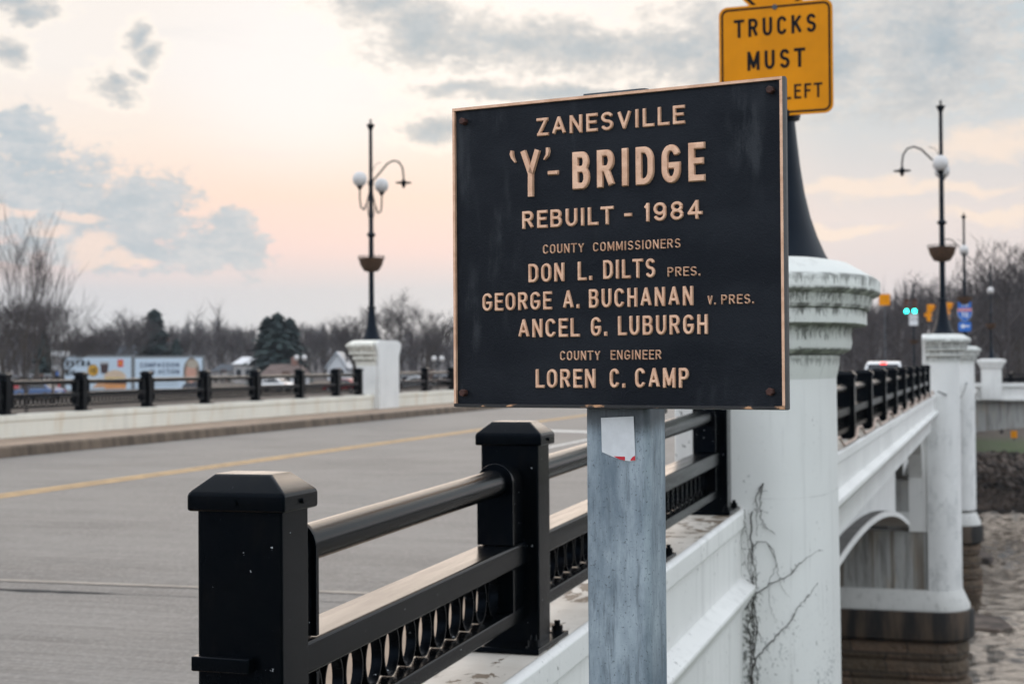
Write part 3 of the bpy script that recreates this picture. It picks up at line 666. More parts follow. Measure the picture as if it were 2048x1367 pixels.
# ------------------------------------------------------------------ railings
PH = .711; PW, PD = .1915, .126
def post_proto(fine=True):
    root = MB().box(-PW/2, PW/2, -PD/2, PD/2, 0.012, PH-.06).build('post', BLACK, None, bevel=.007 if fine else 0)
    c = MB(); a, b = .110, .080
    c.rings([[(-x, -y, z), (x, -y, z), (x, y, z), (-x, y, z)] for x, y, z in ((a, b, PH-.075), (a, b, PH-.038), (.064, .046, PH), )])
    cap = c.build('post_cap', BLACK, root, bevel=.006 if fine else 0, world=False)
    bp = MB().box(-.135, PW/2+.03, -PD/2-.11, PD/2+.11, 0, .018)
    base = bp.build('base_plate', BLACK, root, bevel=.003 if fine else 0, world=False)
    if fine:
        me = None
        for x in (-.108, .098):
            for y in (-PD/2-.07, PD/2+.07):
                if me is None:
                    o = MB().lathe([(.026, 0), (.026, .003), (.0191, .0032), (.019, .022), (.0105, .0222), (.010, .038)], (0, 0, 0), 12).build('anchor_bolt', BLACK, root, world=False); me = o.data
                else: o = link('anchor_bolt', me, root, world=False)
                o.location = (x, y, .018)
        o = MB().tube([(0, -b-.006, PH-.056), (0, -b+.002, PH-.056)], .006, 8).build('screw', BLACK, root, world=False)
        MB().tube([(a+.006, 0, PH-.056), (a-.002, 0, PH-.056)], .006, 8).build('screw', BLACK, root, world=False)
    return root
PROTO_F, PROTO_C = post_proto(True), post_proto(False)
used = set()
def place_post(proto, parent, loc, root):
    if proto.name not in used: o = proto; used.add(proto.name)
    else: o = copy_tree(proto)
    o.parent = parent; o.location = Vector(loc)-Vector(root.location); return o
def railing(label, pts, fine, start=False, end=False):
    rt = thing('railing', label, 'railing', pts[0], group='black metal railings on the bridge parapets')
    for p in pts: place_post(PROTO_F if fine else PROTO_C, rt, p, rt)
    seg = 20 if fine else 8
    for a, b in zip(pts, pts[1:]):
        a, b = Vector(a), Vector(b); dy = b.y-a.y; P = lambda y, z, dx=0: a.lerp(b, y/dy)+Vector((dx, 0, z))
        e0, e1 = PD/2+.13, dy-PD/2-.15
        bv = .010 if fine else 0
        MB().tube([P(e0-.004, .532), P(e1+.004, .532)], .042, seg).build('handrail', BLACK, rt, smooth=60)
        MB().beam(P(PD/2, .303), P(dy-PD/2, .303), .122, .074).build('middle_rail', BLACK, rt, bevel=bv)
        MB().beam(P(PD/2, .112), P(dy-PD/2, .112), .10, .045).build('bottom_rail', BLACK, rt, bevel=bv*.6)
        for e, s_ in ((e0, 1), (e1, -1)):
            hw = .058; top = [(hw*math.cos(t), .534+hw*math.sin(t)) for t in [math.pi*i/(14 if fine else 6) for i in range((15 if fine else 7))]]
            for poly in ([(hw, .342)]+top+[(-hw, .342)], [(hw, .1355), (hw, .265), (-hw, .265), (-hw, .1355)]):
                m = MB().rings([[P(e, z, x) for x, z in poly], [P(e-s_*.016, z, x) for x, z in poly]])
                lo = PD/2 if s_ > 0 else dy-PD/2
                q = [(x*.82, .12+(z-.12)*1. if z < .5 else z-.012) for x, z in poly]
                m.rings([[P(e-s_*.016, z, x) for x, z in q], [P(lo, z, x) for x, z in q]])
                m.build('end_bracket', BLACK, rt, bevel=.002 if fine else 0)
        rg = MB(); n = max(2, int(round((e1-e0)/.12))); 
        for i in range(n):
            yc = e0+(i+.5)*(e1-e0)/n; ry, rz = (e1-e0)/n*.45, .0650; zc = .2005; N = 24 if fine else 8
            outer = [P(yc+ry*math.cos(t), zc+rz*math.sin(t)) for t in [2*math.pi*j/N for j in range(N)]]
            inner = [P(yc+(ry-.005)*math.cos(t), zc+(rz-.005)*math.sin(t)) for t in [2*math.pi*j/N for j in range(N)]]
            k = len(rg.v); w = .0135
            for ring, x in ((outer, -w), (outer, w), (inner, w), (inner, -w)): rg.v += [tuple(q+Vector((x, 0, 0))) for q in ring]
            for c_ in range(4):
                for j in range(N):
                    rg.f.append((k+c_*N+j, k+c_*N+(j+1) % N, k+((c_+1) % 4)*N+(j+1) % N, k+((c_+1) % 4)*N+j))
            if i: 
                y_ = e0+i*(e1-e0)/n; rg.beam(P(y_, .136), P(y_, .266), .010, .010)
        rg.build('ring_row', BLACK, rt, smooth=50)
    return rt
def rp(x, y): return (x, y, BZ+zd(y)+.002)
near = [rp(XR, 2.72+PD/2+1.8*i) for i in range(4)]
rn = railing('nearest black railing with ring pattern, running past the sign post to the first white column', near, True)
a = near[0]
MB().box(a[0]-.095, a[0]+.035, a[1]-PD/2-.028, a[1]-PD/2, a[2]+.315, a[2]+.345).build('lug', BLACK, rn, bevel=.003)
farp = [rp(xr(y)-.01, y) for y in (11.4, 13.75, 16.1, 18.45, 20.85, 23.2, 25.6, 28.0, 30.4, 32.8, 35.2)]
railing('black railing on the river side between the first and second white columns', farp, False)
railing('short black railing between the second and third columns above the river', [rp(xr(y), y) for y in (39.5, 42, 44.5, 47, 49.5, 52, 54.5, 57)], False)
railing('black railing across the road, left of the far white column', [rp(XL, y) for y in (15.0, 17.0, 19.2, 21.45, 23.7, 25.95, 28.25, 30.55, 32.85, 34.95, 36.4)], False)
railing('black railing across the road, right of the far white column behind the sign', [rp(XL, y) for y in (39.0, 41.3, 43.6, 45.9, 48.2, 50.5, 52.8, 55.1, 57.4, 59.7)], False)
ra = thing('railing', 'distant dark railing on the far bridge arm beside the small square pillar', 'railing', (1, 87.8, -1.3), group='black metal railings on the bridge parapets')
for z in (-.83, -1.0, -1.18): MB().box(.9, 30, 87.75, 87.83, z-.03, z+.03).build('rail', BLACK, ra)
for i in range(13): MB().box(1.2+i*2.3, 1.38+i*2.3, 87.7, 87.86, -1.3, -.78).build('post', BLACK, ra)
MB().box(.9, 30, 87.78, 87.80, -1.2, -1.05).build('ring_row', BLACK, ra)

# rope light along the far right parapet
pts = []
for i, (x, y, z) in enumerate(farp):
    xo = x+PW/2+.05
    pts += [(xo, y-.55, z+.035), (xo-.01, y-.17, z+.12), (xo, y+.17, z+.12), (xo+.01, y+.5, z+.03)]
tag(MB().tube(pts, .014, 6).build('rope_light', plain('rope_light_tube', (.45, .33, .27), .4), smooth=60), 'pinkish rope light zigzagging over the post feet of the river railing', 'rope light')  # tube colour holds the pink reflection of the sky
pts = [Vector((-1.05, 35.4, BZ+.1)).lerp(Vector((XP3+.1, Y3P-.5, BZ-.05)), t)+Vector((.30*math.sin(math.pi*min(1, t*3)), 0, -.5*4*t*(1-t))) for t in [i/12 for i in range(13)]]
tag(MB().tube(pts, .018, 6).build('cable', POLE, smooth=60), 'dark cable sagging between the second and third white columns', 'cable')

# ------------------------------------------------------------------ lamp posts
def lamp(label, x, y, z0, sgn=-1, arm=True, k=1., lights=True):
    L = thing('lamp_post', label, 'street lamp', (x, y, z0), group='ornate black lamp posts on the bridge columns')
    b = lambda m, nm, mat, par=L, **kw: m.build(nm, mat, par, world=False, **kw)
    b(MB().lathe([(.285*k, 0), (.28*k, .02), (.262*k, .05), (.215*k, .16), (.175*k, .28), (.143*k, .42), (.118*k, .58), (.10*k, .74), (.088*k, .86), (.115*k, .87), (.122*k, .895), (.115*k, .92), (.078*k, .93)], n=28), 'flared_base', POLE, smooth=50)
    po = b(MB().lathe([(.074, .92), (.070, 2.0), (.066, 2.86), (.085, 2.87), (.085, 2.9), (.063, 2.92), (.06, 4.2), (.085, 4.3), (.05, 4.4), (.046, 5.72), (.05, 5.75), (.10, 5.86), (.115, 5.90), (.03, 5.92), (.02, 5.96), (.035, 6.0), (.005, 6.06)], n=14), 'pole', POLE, smooth=50)
    b(MB().lathe([(.05, 2.80), (.13, 2.88), (.10, 2.92), (.05, 2.98)], n=12), 'collar', POLE, smooth=50)
    bk = b(MB().lathe([(.04, 1.86), (.20, 1.90), (.30, 2.06), (.345, 2.24), (.335, 2.245), (.06, 2.20)], n=18), 'flower_basket', BASK, smooth=50)
    fr = MB()
    for i in range(14):
        t = 2*math.pi*i/14; fr.tube([(.35*math.cos(t), .35*math.sin(t), 2.20), (.36*math.cos(t), .36*math.sin(t), 2.30)], .006, 4)
    fr.tube([(.36*math.cos(2*math.pi*i/20), .36*math.sin(2*math.pi*i/20), 2.30) for i in range(21)], .008, 5); b(fr, 'basket_rim', POLE, bk)
    for s_ in (-1, 1):
        q = [(0, s_*.05, 4.12), (0, s_*.28, 3.72), (0, s_*.50, 3.52), (0, s_*.70, 3.58), (0, s_*.76, 3.8), (0, s_*.76, 4.08)]
        ga = b(MB().tube(q, .022, 6).lathe([(.03, 4.03), (.075, 4.10), (.085, 4.13)], (0, s_*.76, 0), 10), 'globe_arm', POLE, smooth=60)
        b(MB().lathe([(.06, 4.125), (.13, 4.16), (.18, 4.23), (.197, 4.32), (.18, 4.41), (.13, 4.48), (.06, 4.515), (.005, 4.52)], (0, s_*.76, 0), 20), 'globe', GLOBE, ga, smooth=180)
        b(MB().tube([(0, s_*.04, 3.25), (0, s_*.16, 3.38), (0, s_*.30, 3.68)], .012, 5), 'scroll', POLE)
    if arm:
        s_ = -sgn
        q = [(s_*.05, 0, 4.35), (s_*.25, 0, 4.55), (s_*.48, 0, 4.80), (s_*.66, 0, 4.88), (s_*.82, 0, 4.84), (s_*.93, 0, 4.68), (s_*.96, 0, 4.45), (s_*.96, 0, 4.30)]
        am = b(MB().tube(q, .024, 8), 'arm', POLE, smooth=60)
        b(MB().lathe([(.02, 4.12), (.05, 4.18), (.06, 4.24), (.22, 4.255), (.22, 4.275), (.07, 4.29), (.03, 4.36)], (s_*.96, 0, 0), 14), 'lantern', POLE, am, smooth=40)
        b(MB().tube([(s_*.05, 0, 4.62), (s_*.14, 0, 4.80), (s_*.30, 0, 4.86)], .008, 5), 'scroll', POLE)
    return L
lamp('black lamp post with a wide flared base on the nearest column, behind the sign', -1.175, 9.12, .588, 1)
l2 = lamp('black twin globe lamp post on the second white column above the river', XP2+.01, Y2P, .615, 1); l2.scale = (.95, .95, .93)
l3 = lamp('black lamp post on the third white column, carrying blue route signs', XP3+.04, Y3P, .525, 1); l3.scale = (.88, .88, .865)
l4 = lamp('black lamp post on the small square pillar of the far bridge arm', .27, 87.7, .05, 1, False)
l4.scale = (.88, .88, .88)
lL = lamp('black twin globe lamp post on the white column across the road', XL-.17, 37.7, .635, -1)

# ------------------------------------------------------------------ the plaque on its galvanised post
PO = Vector((-.6355, 2.576, .19825)); PA = R(-10.361)
PX, PN = Vector((math.cos(PA), math.sin(PA), 0)), Vector((math.sin(PA), -math.cos(PA), 0))      # along the face, out of the face
pf = lambda x, z, o: tuple(PO+PX*x+PN*o+Vector((0, 0, z)))
PW2, PH2 = .3200, .2790
SG = thing('plaque_sign', 'black cast plaque with raised bronze lettering, mounted on a square galvanised post', 'sign', (-.61, 2.66, -1.75))
POST_Y = -.034
q = lambda x0, x1, o0, o1, r=.014: [(x0+r, o0), (x1-r, o0), (x1-r*.3, o0+(o1-o0)*.02-0), (x1, o0-r), (x1, o1+r), (x1-r, o1), (x0+r, o1), (x0, o1+r), (x0, o0-r), (x0+r*.3, o0)]
poly = q(-.0657, .0585, POST_Y, POST_Y-.092, .011)
po = MB().rings([[pf(x, z, o) for x, o in poly] for z in (-1.95, .284)]).build('post', GALV, SG, bevel=.006)
pc = MB().rings([[pf(x*1.02, z, o) for x, o in poly] for z in (.2842, .2885)]).build('post_cap', GALV, po)
# sticker left on the post
STK = [(-.0325, -.2981), (.031, -.2947), (.0342, -.3735), (.024, -.3745), (.0129, -.3738), (-.0066, -.3685), (-.0311, -.3592)]
off = POST_Y+.0012
k_ = 1.012
MB().prism(STK, off, off+.0008, lambda a, b, t: pf(a, b, t)).build('sticker', plain('sticker_paper', (.62, .63, .66), .5, 0, .05, 60.), SG)
MB().prism([(-.008, -.3665), (.0139, -.3665), (.0139, -.3735), (.003, -.3715)], off+.0008, off+.0012, lambda a, b, t: pf(a, b, t)).prism([(.0245, -.3735), (.0255, -.3705), (.029, -.3665), (.0335, -.3645), (.0337, -.3728)], off+.0008, off+.0012, lambda a, b, t: pf(a, b, t)).build('sticker_print', plain('sticker_red', (.52, .01, .025), .5), SG)
BD = MB()
# board: recessed field inside a raised rim
BD.prism([(-PW2+.004, -PH2+.004), (PW2-.004, -PH2+.004), (PW2-.004, PH2-.004), (-PW2+.004, PH2-.004)], -.006, -.0245, lambda a, b, t: pf(a, b, t))
bd = BD.build('board', PLQ, SG)
MB().rings([[pf(sx_*(PW2-i), sz_*(PH2-i), o) for sx_, sz_ in ((-1, -1), (1, -1), (1, 1), (-1, 1))] for i, o in ((0, -.026), (-.0015, -.012), (0, -.0012), (.0006, -.0004))], cap=False).build('board_edge', plain('plaque_edge', (.018, .016, .016), .5, 0, .5, 90.), SG)
rm = MB()
def rimbar(x0, x1, z0, z1): rm.rings([[pf(x, z, -.0065) for x, z in ((x0, z0), (x1, z0), (x1, z1), (x0, z1))], [pf(x, z, 0) for x, z in ((x0+.0004, z0+.0004), (x1-.0004, z0+.0004), (x1-.0004, z1-.0004), (x0+.0004, z1-.0004))]])
rw = .0054
rimbar(-PW2, PW2, PH2-rw, PH2); rimbar(-PW2, -PW2+rw, -PH2+rw, PH2-rw); rimbar(PW2-rw, PW2, -PH2+rw, PH2-rw)
rm.build('bronze_rim', BRONZE, SG)
rm = MB(); rimbar(-PW2, PW2, -PH2, -PH2+rw)
def m_wornrim():
    n = NT('worn_bronze_rim'); a = n.noise((30, 30, 60), 1., 5); return n.fin(n.mix(n.ss(a, .55, .66), (.014, .014, .016), (.52, .28, .15)), .5, .2)
rm.build('worn_lower_rim', m_wornrim(), SG)
F_ = -.0061
fr = lambda x, y, o: pf(x, y, F_+o)
def line(parts, h=.0046, bev=.0011, res=38):
    for s_, x0, x1, y0, cap, st in parts: text(MB(), s_, x0, x1, y0, cap, st+.004, fr, h, bev, res).build('lettering', BRONZE, SG, smooth=50)
line([('ZANESVILLE', -.1434, .1428, .2133, .0335, .185)])
m = MB()
text(m, 'BRIDGE', -.0722, .1792, .1116, .0684, .182, fr, .0062, .0014, 46, .22)
text(m, '-', -.1202, -.1018, .1405-.0276, .0710, .125, fr, .0055, .0014, 40)
# the Y with its long stem and the quote marks
SX = .0116
def ribbon(m, pts, hw, h=.0062, bev=.0013):
    pts = [Vector((a, b, 0)) for a, b in pts]; n = len(pts); L_, R_ = [], []
    rows = []
    for i, p in enumerate(pts):
        d = (pts[min(i+1, n-1)]-pts[max(i-1, 0)]).normalized(); nn = Vector((-d.y, d.x, 0)); w = hw[i] if isinstance(hw, list) else hw
        b_ = min(bev, w*.45)
        rows.append([fr(p.x+nn.x*o, p.y+nn.y*o, z) for o, z in ((w, 0), (w-b_, h), (-w+b_, h), (-w, 0))])
    m.rings(rows)
ribbon(m, [(-.1565, .1046), (-.1565, .1285), (-.1563, .147), (-.1716, .1885)], [SX/2, SX/2, SX/2, SX/2])
ribbon(m, [(-.1563, .147), (-.1560, .1475), (-.1420, .1890)], [SX/2*.95, SX/2, SX/2])
ribbon(m, [(-.1945, .1912), (-.1955, .185), (-.1935, .178), (-.1875, .1690)], [.0030, .0042, .0036, .0014], .006)
ribbon(m, [(-.1218, .1912), (-.1208, .185), (-.1222, .178), (-.1285, .1700)], [.0034, .0042, .0036, .0014], .006)
m.build('lettering', BRONZE, SG, smooth=50)
line([('REBUILT', -.1750, .0063, .0459, .0330, .185), ('-', .0293, .0418, .0458, .034, .19), ('1984', .0665, .1728, .0471, .0333, .185)])
line([('COUNTY', -.1334, -.0511, -.0011, .0171, .155), ('COMMISSIONERS', -.0332, .1336, -.0010, .0167, .155)], .0036, .0014, 28)
line([('DON', -.1629, -.0903, -.0524, .0345, .165), ('L.', -.0634, -.0352, -.0518, .0343, .165), ('DILTS', -.0133, .0863, -.0510, .0343, .165), ('PRES.', .1095, .1695, -.0505, .0168, .16)])
line([('GEORGE', -.2592, -.1168, -.1025, .0335, .165), ('A.', -.0933, -.0607, -.1018, .0338, .165), ('BUCHANAN', -.0417, .1567, -.1016, .0342, .165), ('V.', .1827, .1975, -.1011, .0168, .16), ('PRES.', .2075, .2654, -.1010, .0168, .16)])
line([('ANCEL', -.1846, -.0616, -.1526, .0343, .165), ('G.', -.0381, -.0066, -.1520, .0345, .165), ('LUBURGH', .0145, .1828, -.1515, .0348, .165)])
line([('COUNTY', -.1003, -.0206, -.1945, .0172, .155), ('ENGINEER', -.0004, .0962, -.1942, .0172, .155)], .0036, .0014, 28)
line([('LOREN', -.1496, -.0302, -.2443, .0346, .165), ('C.', -.0023, .0277, -.2440, .0348, .165), ('CAMP', .0466, .1473, -.2438, .0353, .165)])
for x, z in ((-.2953, .2528), (.2994, .2572), (-.2990, -.2533), (.2946, -.2496)):
    c = PO+PX*x+Vector((0, 0, z)); MB().tube([c+PN*-.0062, c+PN*.006, c+PN*.0075], [.0068, .0068, .0052], 6).build('bolt', RUST, SG)

# ------------------------------------------------------------------ yellow signs on the nearest lamp post
YS_ = 9.03; TG = thing('warning_sign', 'yellow square sign lettered TRUCKS MUST LEFT, clamped to the nearest lamp post', 'road sign', (-1.19, YS_, 1.47))
def rrect(x0, x1, z0, z1, r, n=6):
    o = []
    for cx, cz, a in ((x1-r, z1-r, 0), (x0+r, z1-r, 90), (x0+r, z0+r, 180), (x1-r, z0+r, 270)): o += [(cx+r*math.cos(R(a+90*i/n)), cz+r*math.sin(R(a+90*i/n))) for i in range(n+1)]
    return o
TA = R(-3.)
KS = 1.042
tf = lambda x, z, o: (-1.19+(x+1.142)*math.cos(TA)*KS, YS_-o+(x+1.142)*math.sin(TA)*KS, z*KS)
X0, X1, Z0, Z1 = -1.470, -.812, 1.412, 2.064
pl = MB().prism(rrect(X0, X1, Z0, Z1, .05), 0, .004, tf).build('sign_plate', SYEL, TG)
def ringstrip(m, outer, inner, o): 
    n = len(outer); k = len(m.v); m.v += [tf(x, z, o) for x, z in outer]+[tf(x, z, o) for x, z in inner]; m.f += [(k+i, k+(i+1) % n, k+n+(i+1) % n, k+n+i) for i in range(n)]; return m
ringstrip(MB(), rrect(X0+.014, X1-.014, Z0+.014, Z1-.014, .04), rrect(X0+.025, X1-.025, Z0+.025, Z1-.025, .03), .0065).build('border', SBLK, TG)
m = text(MB(), 'TRUCKS', -1.378, -.906, 1.880, .106, .165, tf, .0065, 0, 40, .26); m.build('lettering', SBLK, TG); m = text(MB(), 'MUST', -1.304, -.973, 1.685, .110, .165, tf, .0065, 0, 40, .26); m.build('lettering', SBLK, TG); m = text(MB(), 'LEFT', -1.092, -.876, 1.504, .084, .15, tf, .0065, 0, 36, .24)
m.build('lettering', SBLK, TG)
MB().tube([(-1.19, YS_+.01, (Z1-.022)*KS), (-1.19, YS_-.012, (Z1-.022)*KS)], .016, 10).build('bolt', GALV, TG)
for z in (1.55, 1.95): MB().lathe([(.080, z-.02), (.080, z+.02)], (-1.175, 9.12, 0), 16, False).build('clamp', GALV, TG)
DG = thing('warning_sign', 'yellow diamond sign whose lower corner shows above the square truck sign', 'road sign', (-1.19, YS_+.02, 1.9))
df = lambda x, z, o: (-1.19+x, YS_+.016-o, 2.53+z)
def diamond(h, r=.05):
    o = []
    for a in (0, 90, 180, 270):
        c = (math.cos(R(a))*(h-r*1.414), math.sin(R(a))*(h-r*1.414)); o += [(c[0]+r*math.cos(R(a-45+90*i/5)), c[1]+r*math.sin(R(a-45+90*i/5))) for i in range(6)]
    return o
MB().prism(diamond(.535), 0, .004, df).build('sign_plate', SYEL, DG)
o_, i_ = diamond(.515), diamond(.490); m = MB(); n = len(o_); m.v = [df(x, z, .0065) for x, z in o_]+[df(x, z, .0065) for x, z in i_]; m.f = [(i, (i+1) % n, n+(i+1) % n, n+i) for i in range(n)]; m.build('border', SBLK, DG)
m = MB().prism([(-.06, -.34), (.09, -.34), (.09, .20), (.2, .2), (.02, .38), (-.16, .2), (-.06, .2)], .0045, .0065, df); m.build('arrow_symbol', SBLK, DG)
for z in (2.2, 2.6): MB().lathe([(.080, z-.02), (.080, z+.02)], (-1.175, 9.12, 0), 16, False).build('clamp', GALV, DG)

# ------------------------------------------------------------------ route signs on the third lamp post
ry = Y3P-.12
RS = thing('route_sign', 'blue and red interstate 70 shield with a blue plate, on the third lamp post', 'road sign', (XP3, ry, 1.7))
rf = lambda x, z, o: (XP3+.04+x, ry-o, z)
PXM = 60.5/2989
def zz_(py): return (719.4-py)*PXM
MB().prism(rrect(-.25, .25, zz_(620), zz_(607.5), .04), 0, .006, rf).build('cardinal_plate', SBLUE, RS)
text(MB(), 'TO', -.13, .13, zz_(618)+.03, .15, .17, rf, .009, 0, 14).build('lettering', SWHT, RS)
zt, zb_ = zz_(620.5), zz_(645)
sh = [(-.25, zt), (.25, zt), (.265, zt-.16), (.24, zt-.30), (.14, zt-.43), (0, zb_), (-.14, zt-.43), (-.24, zt-.30), (-.265, zt-.16)]
MB().prism([(x*1.05, zb_+(z-zb_)*1.04-.01) for x, z in sh], -.006, .004, rf).build('shield_edge', SWHT, RS)
MB().prism(sh, 0, .007, rf).build('shield', SBLUE, RS)
MB().prism([(-.25, zt), (.25, zt), (.26, zt-.115), (-.26, zt-.115)], .0072, .010, rf).build('shield_band', SRED, RS)
m = text(MB(), 'INTERSTATE', -.20, .20, zt-.085, .05, .2, rf, .013, 0, 10); m.build('lettering', SWHT, RS); m = text(MB(), '70', -.13, .13, zt-.35, .20, .17, rf, .012, 0, 16); m.build('lettering', SWHT, RS)
AS = thing('route_sign', 'small blue plate with a white arrow under the interstate shield', 'road sign', (XP3, ry, 1.1))
MB().prism(rrect(-.24, .24, zz_(664.5), zz_(646), .07), 0, .006, rf).build('sign_plate', SBLUE, AS)
text(MB(), '<', -.15, .15, zz_(660), .22, .24, rf, .010, 0, 16).build('arrow_symbol', SWHT, AS)

# ------------------------------------------------------------------ dead vine on the nearest column
VM = plain('dead_vine', (.030, .024, .020), .9, 0, .4, 40.)
VN = MB(); vr = random.Random(5)
def on_col(px, py):
    """where the sight line of a photo pixel meets the column face"""
    v = at(px, py, 1.); lo, hi = 8.0/v.y, 9.1/v.y
    for _ in range(40):
        t = (lo+hi)/2; q = v*t; u = max(0, (q.x+1.25)/.392)
        if u >= 1: lo = t; continue
        yf = 9.12-.732*(1-u**2.6)**(1/2.6)
        if q.y < yf: lo = t
        else: hi = t
    return v*lo+Vector((0, -.006, 0))
VP = []
for r_, pl_ in ((.0045, [(150,85),(105,160),(105,230),(108,420)]), (.004, [(150,85),(130,200),(130,300),(165,360),(225,403)]), (.006, [(75,260),(70,420),(75,560),(100,640),(110,700)]),
  (.003, [(85,490),(110,460),(170,455),(215,500),(237,575),(215,650),(185,720),(190,830),(210,920),(243,960)]), (.0028, [(175,460),(210,540),(237,600),(245,670),(270,750),(315,810)]),
  (.0042, [(105,790),(190,725),(250,700),(320,670),(370,610),(430,555),(515,505)]), (.0042, [(75,1270),(110,1190),(190,1110),(260,1030),(335,950),(370,880),(440,800),(500,720)])):
    VP.append(([on_col(1480+x/3.2, 940+y/3.2) for x, y in pl_], r_))
VP += [([(-1.30, 8.36, -.826), (-1.292, 8.35, -.90), (-1.288, 8.38, -.955), (-1.275, 8.385, -1.05), (-1.262, 8.388, -1.16)], .003),
 ([(-1.318, 8.30, -.83), (-1.290, 8.30, -.90), (-1.312, 8.33, -.99), (-1.300, 8.35, -1.08), (-1.288, 8.37, -1.17)], .0022)]
def wig(pts, r, sub=5, am=.006):
    out = []
    for a, b in zip(pts, pts[1:]):
        for i in range(sub): out.append(Vector(a).lerp(Vector(b), i/sub)+Vector((vr.uniform(-am, am), -abs(vr.uniform(0, am*.4)), vr.uniform(-am, am))))
    out.append(Vector(pts[-1])); return out
def vine_line(pts, r): r *= .74; w = wig(pts, r); VN.tube(w, [r*(1-.75*i/len(w)) for i in range(len(w))], 5)
for p, r in VP: vine_line(p, r)
for i in range(17):     # the tangle in the corner
    z = vr.uniform(-2.2, -1.0); x = -1.272+vr.uniform(-.01, .02); L = vr.uniform(.15, .5)
    vine_line([(x, 8.392, z), (x+vr.uniform(-.012, .025), 8.388, z-L*.3), (x+vr.uniform(-.012, .03), 8.388, z-L*.6), (x+vr.uniform(-.01, .045), 8.39, z-L)], vr.uniform(.0022, .0055))
for i in range(70):     # rootlets
    p, r = VP[vr.choice([0, 1, 2, 5, 6, 6])]; a = Vector(vr.choice(p)); b = Vector(vr.choice(p))
    k = vr.randrange(len(p)-1); c = Vector(p[k]).lerp(Vector(p[k+1]), vr.random()); d = Vector((vr.uniform(-.035, .035), 0, vr.uniform(-.035, .02)))
    VN.tube([c, c+d*.6+Vector((0, 0, .006)), c+d], [.0016, .0013, .0006], 4)
tag(VN.build('dead_vine', VM), 'bare brown vine climbing the corner beside the nearest white column', 'vine')

# ------------------------------------------------------------------ trees
def bare_tree(seed, depth=5, spread=.62, trunk_frac=.28, thin=False):
    """unit-height leafless tree: (trunk and limbs, crown of twigs)"""
    r = random.Random(seed); tk, cw = MB(), MB(); v0 = len(tk.v)
    def grow(p, d, L, rad, lv):
        n = 4 if lv < 2 else 3; pts = [p]; dd = d.copy()
        for i in range(n):
            dd = (dd+Vector((r.uniform(-1, 1), r.uniform(-1, 1), r.uniform(-.4, .8)))*(.13 if lv else .05)).normalized(); pts.append(pts[-1]+dd*L/n)
        rads = [rad*(1-.55*i/n) for i in range(n+1)]
        (tk if lv < 3 else cw).tube(pts, rads, 6 if lv == 0 else (4 if lv < 3 else 3), cap=False)
        if lv >= depth: return
        kids = (4 if lv == 0 else 4 if lv < 3 else 3)
        if thin: kids = (4, 3, 3, 2, 2)[lv]
        for k in range(kids):
            t = r.uniform(.35, 1.0) if lv else r.uniform(.55, 1.0); i = min(n-1, int(t*n)); q = pts[i].lerp(pts[i+1], t*n-i)
            a = r.uniform(0, 2*math.pi); out = Vector((math.cos(a), math.sin(a), r.uniform(-.1, .5)))
            nd = (dd*(1-spread)+out*spread+Vector((0, 0, .22))).normalized()
            grow(q, nd, L*(r.uniform(.72, .95) if thin else r.uniform(.55, .82)), max(rads[i]*r.uniform(.45, .65), .0011), lv+1)
        if lv < 3: grow(pts[-1], dd, L*.72, rads[-1], lv+1)
    grow(Vector((0, 0, -.02)), Vector((0, 0, 1)), trunk_frac, .017, 0)
    zs_ = sorted(v[2] for v in cw.v); zm = zs_[int(len(zs_)*.985)]
    for m in (tk, cw): m.v = [(x/zm, y/zm, z/zm if z > 0 else z) for x, y, z in m.v]
    return tk, cw
def conifer(seed, wide=.22):
    r = random.Random(seed); tk, cw = MB(), MB(); tk.tube([(0, 0, -.02), (0, 0, .5), (0, 0, .97)], [.022, .014, .003], 6)
    for i in range(34):
        z = .08+.9*(i/34)**.9; rad = wide*(1-((z-.08)/.92))**.75*r.uniform(.6, 1.3)+.012
        for k in range(11):
            a = r.uniform(0, 2*math.pi); L = rad*r.uniform(.6, 1.1); d = Vector((math.cos(a), math.sin(a), r.uniform(-.35, .15)))
            for j in range(6):
                c = Vector((0, 0, z))+d*L*(.25+.15*j); w = .026*r.uniform(.6, 1.4); n = Vector((-d.y, d.x, 0))*w; u = d*w*1.5+Vector((0, 0, -w*r.uniform(.2, 1)))
                q = Vector((r.uniform(-1, 1), r.uniform(-1, 1), r.uniform(-1, 1)))*w*.5
                cw.add([c-n+q, c+u, c+n-q, c-u*.6+Vector((0, 0, w*.8))], [(0, 1, 2), (0, 2, 3)])
    return tk, cw
PROTO = {}
def tree(kind_, label, px, pytop, d, k=1., rz=None, grp='leafless trees on the banks'):
    g = at(px, 720, d); z0 = ground_h(g.x, g.y); top = at(px, pytop, d).z; H = top-z0
    t = thing('conifer' if kind_.startswith('con') else 'bare_tree', label, 'tree', (g.x, g.y, z0), 0, grp)
    if kind_ not in PROTO:
        sd_ = sum(map(ord, kind_))
        a, b = conifer(sd_, .30 if 'wide' in kind_ else .2) if kind_.startswith('con') else bare_tree(sd_, 5, .68 if 'wide' in kind_ else (.31 if 'tall' in kind_ else .52), (.40 if 'tall' in kind_ else .26), thin='tall' in kind_)
        o1 = a.build('trunk', BARK, t, world=False); o2 = b.build('crown', NEED if kind_.startswith('con') else TWIG, t, world=False); PROTO[kind_] = (o1.data, o2.data)
    else:
        for nm, me in zip(('trunk', 'crown'), PROTO[kind_]): link(nm, me, t, world=False)
    t.scale = (H*k, H*k, H); t.rotation_euler.z = (px*.37+d) if rz is None else rz
    return t
